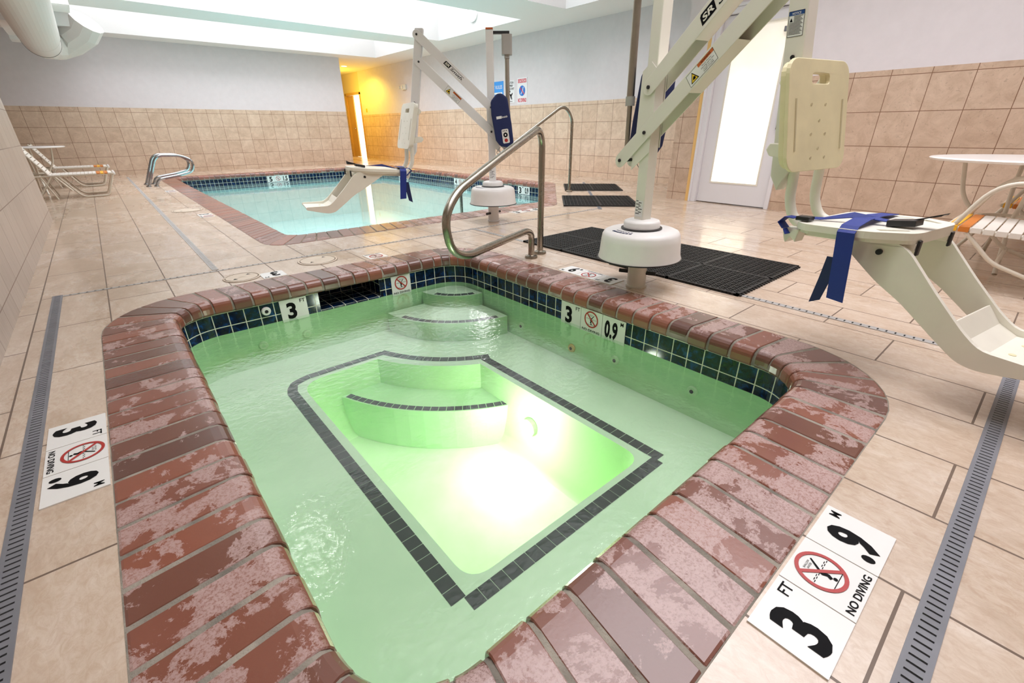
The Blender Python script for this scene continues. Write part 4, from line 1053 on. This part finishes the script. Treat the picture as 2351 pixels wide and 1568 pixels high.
text('warning_words', 'NO DIVING!', f @ Matrix.Translation((0,-.19,.001)), .29, .085, M['signred'], e, .03)
e, f = board('slippery_sign', 9.19, 1.72, .30, .46, 'white CAUTION SLIPPERY WHEN WET wall sign beside the no diving sign')
text('warning_words', 'CAUTION\nSLIPPERY\nWHEN WET', f @ Matrix.Translation((0,.12,.001)), .26, .17, M['ink'], e, .01)
poly('falling_figure', [(-.03,-.18),(.0,-.10),(-.05,-.04),(-.04,-.02),(.02,-.06),(.07,-.02),(.08,-.04),(.04,-.09),(.06,-.16),(.035,-.165),(.01,-.11)], f, M['ink'], e, .001); poly('figure_head', circ(.02,16,-.02,.005), f, M['ink'], e, .001)
poly('ground_line', rc(-.07,.07,-.205,-.195), f, M['ink'], e, .001)
e, f = board('pool_rules_sign', 9.66, 1.75, .42, .42, 'blue wall sign with white lettering partly hidden behind far lift post', 'signazure')
poly('underline', rc(-.17,.17,-.06,-.02), f, M['sign'], e, .001)
text('sign_words', 'T RULES', f @ Matrix.Translation((0,.09,.001)), .34, .075, M['sign'], e, .01)
e = empty('alarm_strobe', (XR, 14.2, 2.12), 0, 'small beige alarm horn on far corridor side of right wall', 'alarm')
bm = BM(); box(bm, -.06, 0, -.12, .12, -.07, .07); obj('horn_body', bm, M['powder'], e, bevel=.01); bm = BM(); cyl(bm, (-.06,.05,0), (-.09,.05,0), .045); obj('sounder', bm, M['powder'], e)
bm = BM(); cyl(bm, (0,.28,0), (-.06,.28,0), .05, .03); obj('detector', bm, M['powder'], e, smooth=True)
e = empty('wall_sensor', (XR, 5.15, 2.10), 0, 'small beige sensor box on wall just right of near lift mast', 'sensor')
bm = BM(); box(bm, -.05, 0, -.06, .06, -.10, .10); obj('sensor_body', bm, M['powder'], e, bevel=.01); bm = BM(); box(bm, -.055, -.05, -.04, .04, -.06, .02); obj('sensor_window', bm, M['motor'], e)
e = empty('light_switch', (XR, 17.1, 1.57), 0, 'small yellow lit switch plate beside the corridor doorway', 'switch')
bm = BM(); box(bm, -.01, 0, -.05, .05, -.06, .06); obj('switch_plate', bm, M['stickery'], e, bevel=.003); bm = BM(); box(bm, -.014, -.01, -.02, .02, -.03, .03); obj('switch_toggle', bm, M['wood'], e)
for lx, ly, ll in ((.62, 4.12, 'round recessed downlight in ceiling above the hot tub'),):
    e = empty('ceiling_downlight', (lx, ly, ZC), 0, ll, 'ceiling light')
    bm = BM(); lathe(bm, (0,0,0), [(.12,-.001),(.12,-.012),(.10,-.012)], 28); obj('trim_ring', bm, M['ceil'], e); bm = BM(); cyl(bm, (0,0,-.002), (0,0,-.008), .10); obj('lamp_lens', bm, M['spotdisc'], e)
e = empty('added_streak_lamp', (6.85, 9.2, 3.12), 0, 'round bright lamp added in the middle skylight well for the water streak', 'lamp')  # added lamp, gives the bright streak reflected in the hot tub water
bm = BM(); cyl(bm, (0,0,0), (-.03,0,0), .15); obj('lamp_housing', bm, M['ceil'], e); bm = BM(); cyl(bm, (-.03,0,0), (-.035,0,0), .135); obj('lamp_lens', bm, M['spotdisc'], e)
e = empty('ceiling_downlight', (6.9, 16.3, ZC), 0, 'small round recessed downlight in the yellow corridor ceiling', 'ceiling light')
bm = BM(); lathe(bm, (0,0,0), [(.11,-.001),(.11,-.012),(.085,-.012)], 28); obj('trim_ring', bm, M['ceil'], e); bm = BM(); cyl(bm, (0,0,-.002), (0,0,-.008), .085); obj('lamp_lens', bm, M['can'], e)

# ------------------------------------------------------------------ lights
def light(kind, name, loc, energy, col, size=.5, aim=None, sizey=None, spot=None, blend=.5):
    d = bpy.data.lights.new(name, kind); d.energy = energy; d.color = col
    if kind == 'AREA':
        d.size = size
        if sizey: d.shape = 'RECTANGLE'; d.size_y = sizey
    else: d.shadow_soft_size = size
    if kind == 'SPOT': d.spot_size = R(spot); d.spot_blend = blend
    o = bpy.data.objects.new(name, d); C.objects.link(o); o.location = loc
    if aim is not None: o.rotation_euler = (Vector(aim)-Vector(loc)).to_track_quat('-Z', 'Y').to_euler()
    return o
light('POINT', 'underwater_glow', (1.35, 1.62, -.66), 12, (.97,1.0,.92), .06)
light('SPOT', 'corridor_lamp', (6.9, 16.3, 2.76), 170, (1.0,.66,.07), .08, (7.3, 16.4, 0), spot=150)
light('POINT', 'corridor_fill', (6.9, 17.4, 2.2), 38, (1.0,.66,.05), .15)
for px_ in (2.2, 3.7, 5.2):
    for py_ in (6.2, 8.6, 11.2): light('POINT', 'pool_fill', (px_, py_, -.55), 9, (.90,1.0,.97), .25)  # unseen lights added under water to brighten the pool
w = bpy.data.worlds.new('world'); bpy.context.scene.world = w; w.use_nodes = True
w.node_tree.nodes['Background'].inputs[0].default_value = (.8,.82,.9,1); w.node_tree.nodes['Background'].inputs[1].default_value = .12
vs = bpy.context.scene.view_settings; vs.view_transform = 'Standard'; vs.look = 'None'; vs.exposure = -.12; vs.gamma = 1
cy = bpy.context.scene.cycles
cy.max_bounces = 8; cy.diffuse_bounces = 5; cy.transparent_max_bounces = 12; cy.caustics_reflective = False; cy.caustics_refractive = False
cy.sample_clamp_indirect = 6
